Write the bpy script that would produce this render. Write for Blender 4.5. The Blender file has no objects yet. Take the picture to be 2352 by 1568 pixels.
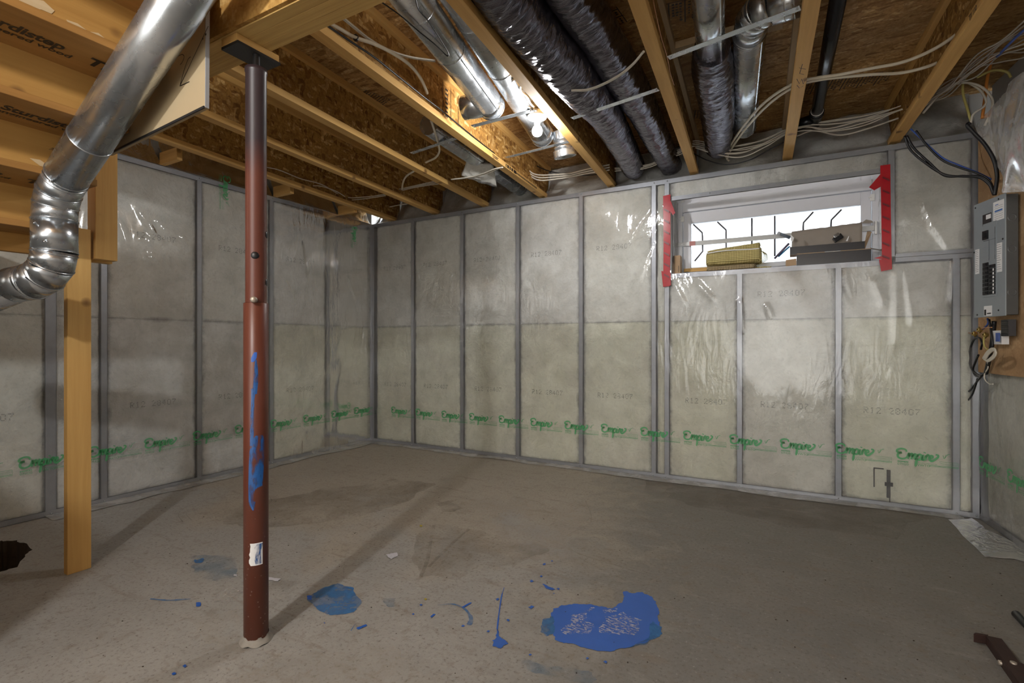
import bpy, bmesh, math, random
from mathutils import Vector, Matrix, noise
random.seed(7)
S = bpy.context.scene
COL = S.collection
V = Vector

# ------------------------------------------------------------------ camera, light, exposure
CAM = V((3.966, -4.018, 1.06)); YAW = -0.5082; F = 1161.4; CX, CY = 1176.0, 786.3
cam = bpy.data.objects.new('camera', bpy.data.cameras.new('camera')); COL.objects.link(cam)
cam.location = CAM; cam.rotation_euler = (math.pi/2, 0, -YAW)
cam.data.sensor_width = 36.0; cam.data.lens = 36.0*F/2352.0
cam.data.shift_y = (CY-784.0)/2352.0; cam.data.clip_start = 0.02
S.camera = cam
w = bpy.data.worlds.new('overcast_sky'); S.world = w; w.use_nodes = True
bg = w.node_tree.nodes['Background']; bg.inputs[0].default_value = (0.90, 0.95, 1.0, 1); bg.inputs[1].default_value = 14.0
def lamp(name, loc, watts, col, r=0.05):
    d = bpy.data.lights.new(name, 'POINT'); d.energy = watts; d.color = col; d.shadow_soft_size = r
    o = bpy.data.objects.new(name, d); COL.objects.link(o); o.location = loc; return o
BULB_STRENGTH = 800.0
lamp('rear_bulb', (2.86, -4.83, 2.28), 108, (1.0, 0.995, 0.985), 0.05)
wl = bpy.data.objects.new('bounce_flash', bpy.data.lights.new('bounce_flash', 'SPOT')); COL.objects.link(wl)     # unseen spot added for even fill, turned to the wall behind the camera
wl.data.energy = 1050; wl.data.color = (1.0, 0.995, 0.985); wl.data.spot_size = math.radians(110); wl.data.spot_blend = .6; wl.data.shadow_soft_size = .08
wl.location = (3.7, -6.2, 1.0); wl.rotation_euler = (math.radians(-98), 0, 0)
S.view_settings.view_transform = 'Standard'; S.view_settings.look = 'None'
S.view_settings.gamma = 1.0; S.view_settings.use_curve_mapping = False
S.view_settings.exposure = 0.0
S.cycles.use_denoising = True
S.cycles.transparent_max_bounces = 12
S.cycles.max_bounces = 9; S.cycles.diffuse_bounces = 5; S.cycles.use_adaptive_sampling = True; S.cycles.adaptive_threshold = 0.02
S.cycles.sample_clamp_indirect = 6.0

# ------------------------------------------------------------------ measuring helpers (a photo pixel onto a real plane)
FW = V((math.sin(YAW), math.cos(YAW), 0)); RT = V((math.cos(YAW), -math.sin(YAW), 0))
def ray(px, py): return FW + RT*((px-CX)/F) + V((0, 0, (CY-py)/F))
def at(px, py, ax, val):
    i = 'xyz'.index(ax); d = ray(px, py); return CAM + d*((val-CAM[i])/d[i])
def fl(px, py, z=0.0): return at(px, py, 'z', z)

# ------------------------------------------------------------------ mesh builder
ORG = {}
def cr(pts, per=8):
    pts = [V(p) for p in pts]
    if len(pts) < 3:
        return [pts[0].lerp(pts[-1], i/per) for i in range(per+1)]
    P = [pts[0]*2-pts[1]]+pts+[pts[-1]*2-pts[-2]]; out = []
    for i in range(1, len(P)-2):
        a, b, c, d = P[i-1:i+3]
        for k in range(per):
            t = k/per
            out.append(0.5*((2*b)+(c-a)*t+(2*a-5*b+4*c-d)*t*t+(3*b-a-3*c+d)*t**3))
    out.append(pts[-1]); return out
class MB:
    def __init__(s): s.v = []; s.f = []; s.uv = {}; s.sm = set()
    def box(s, a, b):
        x0, y0, z0 = a; x1, y1, z1 = b; n = len(s.v)
        s.v += [V(p) for p in ((x0,y0,z0),(x1,y0,z0),(x1,y1,z0),(x0,y1,z0),(x0,y0,z1),(x1,y0,z1),(x1,y1,z1),(x0,y1,z1))]
        s.f += [tuple(n+i for i in q) for q in ((3,2,1,0),(4,5,6,7),(0,1,5,4),(1,2,6,5),(2,3,7,6),(3,0,4,7))]; return s
    def obox(s, o, ax, ay, az):
        o, ax, ay, az = V(o), V(ax), V(ay), V(az); n = len(s.v)
        s.v += [o, o+ax, o+ax+ay, o+ay, o+az, o+ax+az, o+ax+ay+az, o+ay+az]
        s.f += [tuple(n+i for i in q) for q in ((3,2,1,0),(4,5,6,7),(0,1,5,4),(1,2,6,5),(2,3,7,6),(3,0,4,7))]; return s
    def bar(s, a, b, wd, th, up=(0, 0, 1)):
        a, b = V(a), V(b); d = (b-a).normalized(); sd = d.cross(V(up))
        if sd.length < 1e-4: sd = d.cross(V((1, 0, 0)))
        sd.normalize(); u = sd.cross(d)
        return s.obox(a-sd*wd/2-u*th/2, b-a, sd*wd, u*th)
    def quad(s, *p):
        n = len(s.v); s.v += [V(q) for q in p]; s.f.append(tuple(range(n, n+len(p)))); return s
    def prism(s, poly, off):
        off = V(off); n = len(s.v); k = len(poly)
        s.v += [V(p) for p in poly]+[V(p)+off for p in poly]
        s.f.append(tuple(range(n+k-1, n-1, -1))); s.f.append(tuple(range(n+k, n+2*k)))
        for i in range(k): j = (i+1) % k; s.f.append((n+i, n+j, n+k+j, n+k+i))
        return s
    def tube(s, pts, r, n=10, caps=True, fn=None):
        pts = [V(p) for p in pts]; N = len(pts); base = len(s.v)
        rs = r if isinstance(r, (list, tuple)) else [r]*N
        t = (pts[1]-pts[0]).normalized(); u = t.cross(V((0, 0, 1)))
        if u.length < 1e-3: u = t.cross(V((1, 0, 0)))
        u.normalize(); L = 0.0
        for i, p in enumerate(pts):
            if i: L += (p-pts[i-1]).length
            tn = (pts[min(i+1, N-1)]-pts[max(i-1, 0)]).normalized()
            u = (u-tn*u.dot(tn)).normalized(); b = tn.cross(u)
            for k in range(n):
                a = 2*math.pi*k/n; rr = rs[i]*(fn(k/n, L) if fn else 1.0)
                s.v.append(p+(u*math.cos(a)+b*math.sin(a))*rr)
        for i in range(N-1):
            for k in range(n):
                q = (base+i*n+k, base+i*n+(k+1) % n, base+(i+1)*n+(k+1) % n, base+(i+1)*n+k)
                s.sm.add(len(s.f)); s.f.append(q)
        if caps:
            s.f.append(tuple(base+k for k in range(n-1, -1, -1))); s.f.append(tuple(base+(N-1)*n+k for k in range(n)))
        return s
    def lathe(s, o, ax, prof, n=24):
        o, ax = V(o), V(ax).normalized(); u = ax.cross(V((0, 0, 1)))
        if u.length < 1e-3: u = V((1, 0, 0))
        u.normalize(); b = ax.cross(u); base = len(s.v)
        for (r, h) in prof:
            for k in range(n):
                a = 2*math.pi*k/n; s.v.append(o+ax*h+(u*math.cos(a)+b*math.sin(a))*max(r, 1e-5))
        for i in range(len(prof)-1):
            for k in range(n):
                s.sm.add(len(s.f)); s.f.append((base+i*n+k, base+i*n+(k+1) % n, base+(i+1)*n+(k+1) % n, base+(i+1)*n+k))
        return s
    def ribbon(s, pts, nrm, wd):
        pts = [V(p) for p in pts]; nrm = V(nrm); N = len(pts); base = len(s.v)
        for i, p in enumerate(pts):
            t = (pts[min(i+1, N-1)]-pts[max(i-1, 0)]).normalized(); sd = nrm.cross(t).normalized()
            ww = wd[i] if isinstance(wd, (list, tuple)) else wd
            s.v += [p-sd*ww/2, p+sd*ww/2]
        for i in range(N-1): s.f.append((base+2*i, base+2*i+2, base+2*i+3, base+2*i+1))
        return s
    def grid(s, fn, nu, nv, skip=None, smooth=True):
        base = len(s.v)
        for j in range(nv+1):
            for i in range(nu+1): s.v.append(V(fn(i/nu, j/nv)))
        for j in range(nv):
            for i in range(nu):
                if skip and skip((i+.5)/nu, (j+.5)/nv): continue
                a = base+j*(nu+1)+i
                if smooth: s.sm.add(len(s.f))
                s.f.append((a, a+1, a+nu+2, a+nu+1))
        return s
    def mesh(s, mt, org=V((0, 0, 0))):
        m = bpy.data.meshes.new('m'); m.from_pydata([tuple(p-org) for p in s.v], [], s.f); m.validate()
        for i, p in enumerate(m.polygons):
            if i in s.sm: p.use_smooth = True
        if mt: m.materials.append(mt)
        return m
    def build(s, name, mt, parent=None, bevel=0, solid=0):
        if parent is not None: org = ORG[parent]
        else:
            lo = V([min(p[i] for p in s.v) for i in range(3)]); hi = V([max(p[i] for p in s.v) for i in range(3)])
            org = V(((lo.x+hi.x)/2, (lo.y+hi.y)/2, lo.z))
        m = s.mesh(mt, org); o = bpy.data.objects.new(name, m); m.name = name; COL.objects.link(o)
        if parent is not None: o.parent = parent
        else: o.location = org
        ORG[o] = org
        if solid:
            md = o.modifiers.new('thickness', 'SOLIDIFY'); md.thickness = solid; md.offset = 0
        if bevel:
            md = o.modifiers.new('edge', 'BEVEL'); md.width = bevel; md.segments = 2; md.limit_method = 'ANGLE'
        return o
def tag(o, label=None, cat=None, group=None, kind=None):
    for k, x in (('label', label), ('category', cat), ('group', group), ('kind', kind)):
        if x: o[k] = x
    return o
def thing(name, loc, label, cat, group=None, rz=0):
    o = bpy.data.objects.new(name, None); COL.objects.link(o); o.location = loc; o.rotation_euler.z = rz
    o.empty_display_size = 0.05; ORG[o] = V(loc) if not rz else V((0, 0, 0)); return tag(o, label, cat, group)
def inst(name, mesh, parent, loc, rot=(0, 0, 0)):
    o = bpy.data.objects.new(name, mesh); COL.objects.link(o); o.parent = parent
    o.location = V(loc)-ORG[parent]; o.rotation_euler = rot; ORG[o] = ORG[parent]; return o
def text_geo(txt, size, shear=0.0, bold=0.0):
    c = bpy.data.curves.new('t', 'FONT'); c.body = txt; c.size = size; c.shear = shear; c.offset = bold; c.resolution_u = 3
    o = bpy.data.objects.new('t', c); COL.objects.link(o)
    m = bpy.data.meshes.new_from_object(o)
    vs = [v.co.copy() for v in m.vertices]; fs = [tuple(p.vertices) for p in m.polygons]
    bpy.data.objects.remove(o); bpy.data.curves.remove(c); bpy.data.meshes.remove(m); return vs, fs
def add_text(mb, txt, size, o, ux, uy, shear=0.0, bold=0.0, sx=1.0):
    vs, fs = text_geo(txt, size, shear, bold); n = len(mb.v); o, ux, uy = V(o), V(ux), V(uy)
    mb.v += [o+ux*v.x*sx+uy*v.y for v in vs]; mb.f += [tuple(n+i for i in f) for f in fs]; return mb

# ------------------------------------------------------------------ materials
class NT:
    def __init__(s, name):
        s.m = bpy.data.materials.new(name); s.m.use_nodes = True; s.t = s.m.node_tree; s.t.nodes.clear()
        s.out = s.t.nodes.new('ShaderNodeOutputMaterial')
    def n(s, typ, ins=None, **kw):
        q = s.t.nodes.new('ShaderNode'+typ)
        for k, x in kw.items(): setattr(q, k, x)
        for k, x in (ins or {}).items():
            if isinstance(x, bpy.types.NodeSocket): s.t.links.new(x, q.inputs[k])
            else: q.inputs[k].default_value = x
        return q
    def tc(s, which='Object'): return s.n('TexCoord').outputs[which]
    def mp(s, vec, scale=(1, 1, 1), rot=(0, 0, 0), loc=(0, 0, 0)):
        return s.n('Mapping', {'Vector': vec, 'Scale': scale, 'Rotation': rot, 'Location': loc}).outputs[0]
    def noise(s, vec, sc, det=4, rough=.55, dist=0.0):
        return s.n('TexNoise', {'Vector': vec, 'Scale': sc, 'Detail': det, 'Roughness': rough, 'Distortion': dist}).outputs['Fac']
    def ramp(s, fac, stops, interp='LINEAR'):
        q = s.n('ValToRGB', {'Fac': fac}); cr_ = q.color_ramp; cr_.interpolation = interp
        while len(cr_.elements) < len(stops): cr_.elements.new(0.5)
        for e, (p, c) in zip(cr_.elements, stops):
            e.position = p; e.color = (c, c, c, 1) if isinstance(c, (int, float)) else (*c, 1)
        return q.outputs[0]
    def mix(s, f, a, b, mode='MIX'):
        q = s.n('MixRGB', {'Fac': f}, blend_type=mode)
        for k, x in ((1, a), (2, b)):
            if isinstance(x, bpy.types.NodeSocket): s.t.links.new(x, q.inputs[k])
            else: q.inputs[k].default_value = (*x, 1) if len(x) == 3 else x
        return q.outputs[0]
    def math(s, op, a, b=0.0):
        q = s.n('Math', {0: a, 1: b}, operation=op); return q.outputs[0]
    def bump(s, h, st=.3, d=.01): return s.n('Bump', {'Height': h, 'Strength': st, 'Distance': d}).outputs[0]
    def bsdf(s, **k):
        names = {'base': 'Base Color', 'rough': 'Roughness', 'metal': 'Metallic', 'nrm': 'Normal', 'spec': 'Specular IOR Level', 'alpha': 'Alpha', 'em': 'Emission Color', 'es': 'Emission Strength', 'trans': 'Transmission Weight', 'coat': 'Coat Weight'}
        d = {}
        for a, x in k.items():
            if a == 'base' and not isinstance(x, bpy.types.NodeSocket): x = (*x, 1)
            d[names[a]] = x
        return s.n('BsdfPrincipled', d).outputs[0]
    def done(s, sh): s.t.links.new(sh, s.out.inputs[0]); return s.m
def plain(name, col, rough=.6, metal=0.0, var=.12, sc=20):
    t = NT(name); f = t.noise(t.tc(), sc, 3)
    c = t.mix(f, tuple(x*(1-var) for x in col), tuple(min(1, x*(1+var)) for x in col))
    return t.done(t.bsdf(base=c, rough=rough, metal=metal))
def lumber(name, axis, light=(.74, .46, .16), dark=(.47, .245, .062), knots=True, gr=26):
    t = NT(name); sc = [gr, gr, gr]; sc['xyz'.index(axis)] = 1.3
    co = t.tc(); rnd = t.n('ObjectInfo').outputs['Random']
    co2 = t.n('VectorMath', {0: co, 1: t.n('CombineXYZ', {0: t.math('MULTIPLY', rnd, 3.1), 1: t.math('MULTIPLY', rnd, 7.7), 2: rnd}).outputs[0]}, operation='ADD').outputs[0]
    g = t.noise(t.mp(co2, tuple(sc)), 1.0, 6, .62, .6)
    big = t.noise(co2, 1.7, 2)
    c = t.ramp(g, [(.28, dark), (.52, tuple((a+b)/2 for a, b in zip(light, dark))), (.72, light)])
    c = t.mix(t.math('MULTIPLY', big, .55), c, light)
    c = t.mix(t.math('MULTIPLY', rnd, .35), c, tuple(x*.72 for x in light))
    if knots:
        ks = [3.2, 3.2, 3.2]; ks['xyz'.index(axis)] = 3.0
        vz = t.n('TexVoronoi', {'Vector': t.mp(co2, tuple(ks)), 'Scale': 1.6}).outputs['Distance']
        k = t.ramp(vz, [(.035, 1.0), (.085, .55), (.13, 0.0)]); c = t.mix(t.math('MULTIPLY', k, .85), c, (.13, .055, .018))
    return t.done(t.bsdf(base=c, rough=.62, spec=.3, nrm=t.bump(g, .25, .004)))
def osb(name, s1, s2, rot1, rot2, lo, mid, hi, amt=1.0):
    t = NT(name); co = t.tc(); wob = t.n('TexNoise', {'Vector': co, 'Scale': 9.0, 'Detail': 2.0}).outputs['Color']
    co2 = t.n('VectorMath', {0: co, 1: t.n('VectorMath', {0: wob, 'Scale': .035}, operation='SCALE').outputs[0]}, operation='ADD').outputs[0]
    def layer(sc, rot):
        q = t.n('TexVoronoi', {'Vector': t.mp(co2, sc, rot), 'Scale': 1.0, 'Randomness': 1.0})
        return t.n('SeparateColor', {0: q.outputs['Color']}).outputs[0], q.outputs['Distance']
    a, da = layer(s1, rot1); b, db = layer(s2, rot2)
    msk = t.ramp(t.noise(co, 14, 3), [(.46, 0.0), (.54, 1.0)])
    f = t.mix(msk, t.n('CombineColor', {0: a, 1: a, 2: a}).outputs[0], t.n('CombineColor', {0: b, 1: b, 2: b}).outputs[0])
    fine = t.noise(t.mp(co, (70, 70, 70)), 1.0, 5)
    c = t.ramp(f, [(.0, lo), (.35, mid), (.75, mid), (1.0, hi)])
    c = t.mix(t.ramp(fine, [(.35, .55), (.6, 0.0)]), c, lo)
    big = t.noise(co, 2.2, 3)
    c = t.mix(t.ramp(big, [(.35, .5*amt), (.6, 0.0)]), c, tuple(x*.6 for x in lo))
    return t.done(t.bsdf(base=c, rough=.7, spec=.25, nrm=t.bump(f, .35, .003)))
MW = {a: lumber('pine_lumber_'+a, a) for a in 'xyz'}
MW_PALE = lumber('pale_lumber', 'y', (.66, .50, .30), (.50, .34, .17))
MW_LVL = lumber('laminated_beam', 'x', (.66, .43, .15), (.30, .165, .045), knots=False, gr=50)
MW_TREAD = lumber('stair_wood', 'y', (.52, .285, .078), (.33, .155, .035))
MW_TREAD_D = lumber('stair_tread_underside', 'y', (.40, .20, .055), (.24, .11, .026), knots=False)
OSB_WEB = osb('osb_web', (1, 14, 60), (1, 45, 22), (.35, 0, 0), (-.7, 0, 0), (.17, .07, .015), (.46, .25, .065), (.86, .58, .24))
OSB_FLOOR = osb('osb_subfloor', (9, 42, 9), (16, 60, 9), (0, 0, .15), (0, 0, -.35), (.22, .105, .033), (.54, .32, .12), (.80, .56, .27))
OSB_BIG = osb('osb_sheet', (12, 12, 30), (30, 30, 11), (0, .6, 0), (0, -.5, 0), (.30, .14, .03), (.52, .30, .085), (.70, .48, .19))
PLY = osb('plywood_board', (3, 3, 3), (5, 5, 9), (0, 0, 0), (.4, 0, 0), (.34, .20, .10), (.46, .29, .15), (.56, .38, .21))
def galv():
    t = NT('galvanized_steel'); co = t.tc(); sp = t.n('TexVoronoi', {'Vector': co, 'Scale': 60.0}).outputs['Color']
    f = t.noise(t.mp(co, (14, 14, 14)), 1.0, 4)
    c = t.mix(t.math('MULTIPLY', t.n('SeparateColor', {0: sp}).outputs[0], .22), (.56, .59, .62), (.40, .43, .46))
    c = t.mix(t.ramp(f, [(.45, 0.0), (.8, .22)]), c, (.44, .46, .48))
    r = t.ramp(f, [(.3, .20), (.7, .32)])
    return t.done(t.bsdf(base=c, rough=r, metal=.92))
GALV = galv()
STEEL_STUD = plain('stud_steel', (.30, .31, .345), .42, .55, .15, 30)
def black_flex():
    t = NT('black_foil_jacket'); co = t.tc()
    a = t.noise(t.mp(co, (9, 46, 9), (0, 0, .12)), 1.0, 4, .62, 1.2)
    v = t.n('TexVoronoi', {'Vector': t.mp(co, (9, 30, 9)), 'Scale': 1.0}, feature='DISTANCE_TO_EDGE').outputs['Distance']
    h = t.math('ADD', a, t.math('MULTIPLY', v, .4))
    c = t.mix(t.noise(co, 8, 3), (.07, .066, .082), (.22, .208, .245))
    return t.done(t.bsdf(base=c, rough=.17, metal=.9, nrm=t.bump(h, .7, .010)))
FLEX = black_flex()
def concrete():
    t = NT('floor_concrete'); co = t.tc(); sx = t.n('SeparateXYZ', {0: co}).outputs
    b = t.noise(co, .9, 5, .6, .4); m = t.noise(co, 4.5, 7, .68, .7); f = t.noise(co, 70, 6, .75); g = t.noise(co, 18, 6, .7, .5)
    st = t.noise(t.mp(co, (3, 13, 1), (0, 0, .5)), 1.0, 6, .65, .4)
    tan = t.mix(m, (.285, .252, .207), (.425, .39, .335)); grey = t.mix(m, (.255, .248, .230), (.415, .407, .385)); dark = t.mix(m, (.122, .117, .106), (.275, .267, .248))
    k1 = t.math('ADD', t.math('MULTIPLY', sx[1], -.42), t.math('MULTIPLY', t.math('SUBTRACT', b, .5), 2.4))     # the greyer pour runs along the near side
    c = t.mix(t.ramp(k1, [(.70, 0.0), (1.10, 1.0)]), tan, grey)
    k2 = t.math('ADD', t.math('MULTIPLY', sx[0], .55), t.math('ADD', t.math('MULTIPLY', sx[1], .10), t.math('MULTIPLY', t.math('SUBTRACT', m, .5), 1.0)))   # light falloff and stain painted in as darker concrete by the panel wall
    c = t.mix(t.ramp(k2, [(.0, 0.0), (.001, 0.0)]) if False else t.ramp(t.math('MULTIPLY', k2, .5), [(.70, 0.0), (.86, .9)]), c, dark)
    c = t.mix(t.ramp(g, [(.30, .55), (.46, 0.0)]), c, (.20, .165, .125))
    c = t.mix(t.ramp(st, [(.60, 0.0), (.74, .30)]), c, (.44, .415, .38))
    c = t.mix(t.ramp(st, [(.30, .5), (.42, 0.0)]), c, (.22, .18, .14))
    c = t.mix(t.ramp(f, [(.34, .75), (.46, 0.0)]), c, (.12, .10, .08))
    c = t.mix(t.ramp(f, [(.60, 0.0), (.70, .55)]), c, (.54, .52, .49))
    return t.done(t.bsdf(base=c, rough=t.ramp(m, [(.3, .55), (.7, .85)]), spec=.3, nrm=t.bump(f, .3, .003)))
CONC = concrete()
CONC_W = plain('wall_concrete', (.42, .42, .41), .9, 0, .15, 6)
DIRT = plain('pit_dirt', (.055, .042, .03), .95, 0, .5, 18)
def batt(name, c1, c2):
    t = NT(name); g = t.tc('Generated'); co = t.tc(); rnd = t.n('ObjectInfo').outputs['Random']
    f = t.noise(co, 6, 5, .6, .3); ff = t.noise(co, 40, 4, .7); big = t.noise(co, 1.6, 2)
    c = t.mix(t.ramp(f, [(.32, 0.0), (.68, 1.0)]), c1, c2)
    c = t.mix(t.math('MULTIPLY', rnd, .30), c, (.66, .64, .48))
    c = t.mix(t.ramp(t.noise(co, 2.6, 4, .6), [(.50, 0.0), (.75, .55)]), c, (.42, .39, .33))
    c = t.mix(t.ramp(ff, [(.32, .28), (.48, 0.0)]), c, (.34, .33, .30))
    s_ = t.n('SeparateXYZ', {0: g}).outputs
    def edge(o): return t.math('SUBTRACT', .5, t.math('ABSOLUTE', t.math('SUBTRACT', o, .5)))
    return t, c, s_, edge, f, ff
def batt_mat(name, c1, c2, axis):
    t, c, s_, edge, f, ff = batt(name, c1, c2)
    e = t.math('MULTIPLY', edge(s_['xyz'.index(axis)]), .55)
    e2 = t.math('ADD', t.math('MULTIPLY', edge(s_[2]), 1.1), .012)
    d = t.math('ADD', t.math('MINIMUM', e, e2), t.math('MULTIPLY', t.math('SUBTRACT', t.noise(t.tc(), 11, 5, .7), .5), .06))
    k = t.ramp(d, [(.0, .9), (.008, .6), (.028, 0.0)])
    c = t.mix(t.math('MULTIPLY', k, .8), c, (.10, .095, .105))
    return t.done(t.bsdf(base=c, rough=1.0, spec=.05, nrm=t.bump(f, .8, .035)))
BATT = {(k, a): batt_mat('fibreglass_%s_%s' % (k, a), c1, c2, a)
        for a in 'xy' for k, c1, c2 in (('grey', (.50, .50, .487), (.69, .69, .678)), ('yellow', (.54, .54, .45), (.70, .70, .61)))}
def film_mat(name, haze, spec, sc=3.0, rough=.075, bst=.35, tint=(.97, .975, .97)):
    t = NT(name); co = t.tc()
    a = t.noise(t.mp(co, (3.4, 3.4, .8), (-.5, .75, 0)), sc, 4, .5, .9)
    b = t.noise(co, 9, 3, .55, .5)
    patch = t.ramp(t.noise(co, 1.1, 2), [(.40, .12), (.62, 1.0)])
    h = t.math('ADD', a, t.math('MULTIPLY', b, .2)); nb = t.n('Bump', {'Height': h, 'Strength': t.math('MULTIPLY', patch, bst), 'Distance': .06}).outputs[0]
    fr = t.n('Fresnel', {'IOR': 1.5, 'Normal': nb}).outputs[0]
    gl = t.n('BsdfGlossy', {'Color': (1, 1, 1, 1), 'Roughness': rough, 'Normal': nb}).outputs[0]
    tr = t.n('BsdfTransparent', {'Color': (*tint, 1)}).outputs[0]
    df = t.n('BsdfDiffuse', {'Color': (.86, .86, .85, 1)}).outputs[0]
    base = t.n('MixShader', {0: t.math('MULTIPLY', t.ramp(b, [(.35, .6), (.7, 1.4)]), haze), 1: tr, 2: df}).outputs[0]
    sh = t.n('MixShader', {0: t.math('MULTIPLY', fr, spec), 1: base, 2: gl}).outputs[0]
    return t.done(sh)
FILM = film_mat('vapour_film', .10, .85, sc=4.6, bst=.16, rough=.06)
FILM_L = film_mat('side_vapour_film', .11, .8, sc=3.4, bst=.10)
SHEET = film_mat('hazy_loose_sheet', .72, .6, 1.6, .16, .12)
FILM_H = film_mat('loose_film', .30, 1.1, 2.5, .12, .22)
FILM_RIM = film_mat('rim_film', .17, 1.0, 5.0, .2, .3)
FILM_FLOOR = film_mat('film_on_floor', .34, .9, 6.0, .22, .4, (.90, .88, .84))
def alpha_mat(name, col, a, rough=.5):
    t = NT(name); return t.done(t.n('MixShader', {0: a, 1: t.n('BsdfTransparent').outputs[0], 2: t.bsdf(base=col, rough=rough)}).outputs[0])
GREEN = alpha_mat('green_ink', (.075, .43, .16), .76)
GREEN_L = alpha_mat('thin_green_ink', (.075, .43, .16), .65)
GREYINK = alpha_mat('grey_ink', (.16, .16, .17), .62)
BLACKINK = alpha_mat('black_ink', (.018, .013, .012), .92)
PENCIL = alpha_mat('pencil', (.04, .035, .03), .8)
def post_paint():
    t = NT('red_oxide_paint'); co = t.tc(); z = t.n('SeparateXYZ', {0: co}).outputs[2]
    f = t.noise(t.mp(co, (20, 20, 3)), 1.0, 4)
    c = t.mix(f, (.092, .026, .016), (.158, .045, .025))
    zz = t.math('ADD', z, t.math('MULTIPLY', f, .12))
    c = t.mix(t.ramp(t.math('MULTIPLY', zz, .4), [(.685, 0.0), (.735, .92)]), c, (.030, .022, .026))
    sp = t.n('TexVoronoi', {'Vector': co, 'Scale': 55.0}).outputs['Distance']
    low = t.ramp(z, [(.05, 1.0), (.5, .0)])
    c = t.mix(t.math('MULTIPLY', t.ramp(sp, [(.10, .7), (.16, 0.0)]), low), c, (.45, .38, .33))
    return t.done(t.bsdf(base=c, rough=.38, spec=.5))
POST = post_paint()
def worn(name, col, thr=(.42, .5), sc=22, rough=.45, a=1.0, mp=(1, 1, 1)):
    t = NT(name); co = t.tc(); f = t.noise(t.mp(co, mp), sc, 5, .65, .4)
    k = t.math('MULTIPLY', t.ramp(f, [(thr[0], 0.0), (thr[1], 1.0)]), a)
    v = t.noise(co, 7, 3); c = t.mix(v, tuple(x*.75 for x in col), tuple(min(1, x*1.2) for x in col))
    return t.done(t.n('MixShader', {0: k, 1: t.n('BsdfTransparent').outputs[0], 2: t.bsdf(base=c, rough=rough)}).outputs[0])
BLUE = worn('blue_paint', (.022, .115, .50), (.0, .01), 20)
BLUE_W = worn('worn_blue_paint', (.03, .17, .44), (.22, .62), 11, .6, .85)
BLUE_THIN = worn('thin_blue_paint', (.10, .22, .36), (.40, .75), 9, .7, .55)
BLUE_PIPE = worn('brushed_blue_paint', (.012, .095, .32), (.38, .56), 16, .4, .92, (3, 3, .7))
SCUFF = worn('scuffed_blue', (.42, .44, .56), (.50, .56), 60, .7, .9, (1, 2.2, 1))
WHITE_P = worn('white_paint', (.55, .55, .60), (.30, .42), 40, .6)
DAMP = worn('damp_stain', (.22, .175, .13), (.35, .80), 3.5, .75, .45)
DAMP_L = worn('pale_stain', (.52, .48, .42), (.35, .80), 4.0, .8, .45)
BLACKM = plain('black_plastic', (.006, .006, .008), .4, 0, .2)
DARKSTEEL = plain('dark_steel', (.05, .048, .05), .4, .6)
BAREBOLT = plain('bare_steel', (.42, .37, .31), .45, .6)
WHITEPL = plain('white_plastic', (.80, .80, .78), .35, 0, .04)
CABLE_D = plain('shaded_cable', (.42, .38, .33), .5, 0, .15)  # white cable darkened: shade of the corner tangle put into its colour
CABLE = plain('white_cable', (.62, .58, .50), .45, 0, .1)
PEX = plain('white_pex', (.72, .66, .53), .3, 0, .08)
YCABLE = plain('yellow_cable', (.52, .45, .14), .45, 0, .1)
OCABLE = plain('orange_cable', (.60, .22, .04), .45, 0, .1)
BCABLE = plain('blue_cable', (.03, .08, .34), .45, 0, .1)
COPPER = plain('copper', (.55, .28, .14), .35, .9)
BRASS = plain('brass', (.50, .38, .14), .35, .9)
REDTAPE = plain('red_tape', (.44, .012, .022), .22, 0, .25, 16)
REDINK = plain('dark_print', (.16, .006, .014), .3)
CARD = plain('cardboard', (.40, .27, .16), .8, 0, .12)
CARD_D = plain('grey_cardboard', (.30, .26, .22), .8, 0, .1)
BOXBLK = plain('glossy_black_card', (.006, .006, .011), .22, 0, .3)
PANELGREY = plain('panel_grey', (.255, .285, .305), .42, .1, .06)
PANELDK = plain('panel_side_grey', (.13, .14, .145), .4, .3, .1)
PAPER = plain('label_paper', (.72, .72, .72), .7, 0, .06, 60)
BLUEINK = plain('blue_print', (.05, .15, .42), .6)
VINYL = plain('white_vinyl', (.70, .71, .76), .35, 0, .04)
WELL = plain('well_liner', (.78, .80, .82), .8, 0, .06)
DRYWALL = plain('drywall_paper', (.42, .325, .195), .8, 0, .06, 6)
RUST = plain('rusty_brown_steel', (.050, .026, .022), .55, .3, .4, 25)
BARGREY = plain('grey_rod', (.10, .095, .105), .6, .1)
ABS = plain('abs_pipe', (.014, .016, .020), .25, 0, .2)
def glass():
    t = NT('clear_glass'); fr = t.n('Fresnel', {'IOR': 1.45}).outputs[0]
    return t.done(t.n('MixShader', {0: fr, 1: t.n('BsdfTransparent', {'Color': (.97, .98, .98, 1)}).outputs[0], 2: t.n('BsdfGlossy', {'Roughness': .02}).outputs[0]}).outputs[0])
GLASS = glass()
def emit(name, col, st):
    t = NT(name); return t.done(t.n('Emission', {'Color': (*col, 1), 'Strength': st}).outputs[0])
BULBGLOW = emit('lit_bulb', (1.0, .985, .97), BULB_STRENGTH)
def rugmat(name, hi, lo):
    t = NT(name); s_ = t.n('SeparateXYZ', {0: t.tc()}).outputs
    a = t.math('ABSOLUTE', t.math('SINE', t.math('MULTIPLY', s_[0], 290.0)))
    zz = t.math('ADD', s_[2], t.math('MULTIPLY', s_[1], .8)); b = t.math('ABSOLUTE', t.math('SINE', t.math('MULTIPLY', zz, 290.0)))
    h = t.math('MULTIPLY', a, b); c = t.mix(t.ramp(h, [(.08, 0.0), (.45, 1.0)]), lo, hi)
    return t.done(t.bsdf(base=c, rough=.85, nrm=t.bump(h, .6, .004)))
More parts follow.
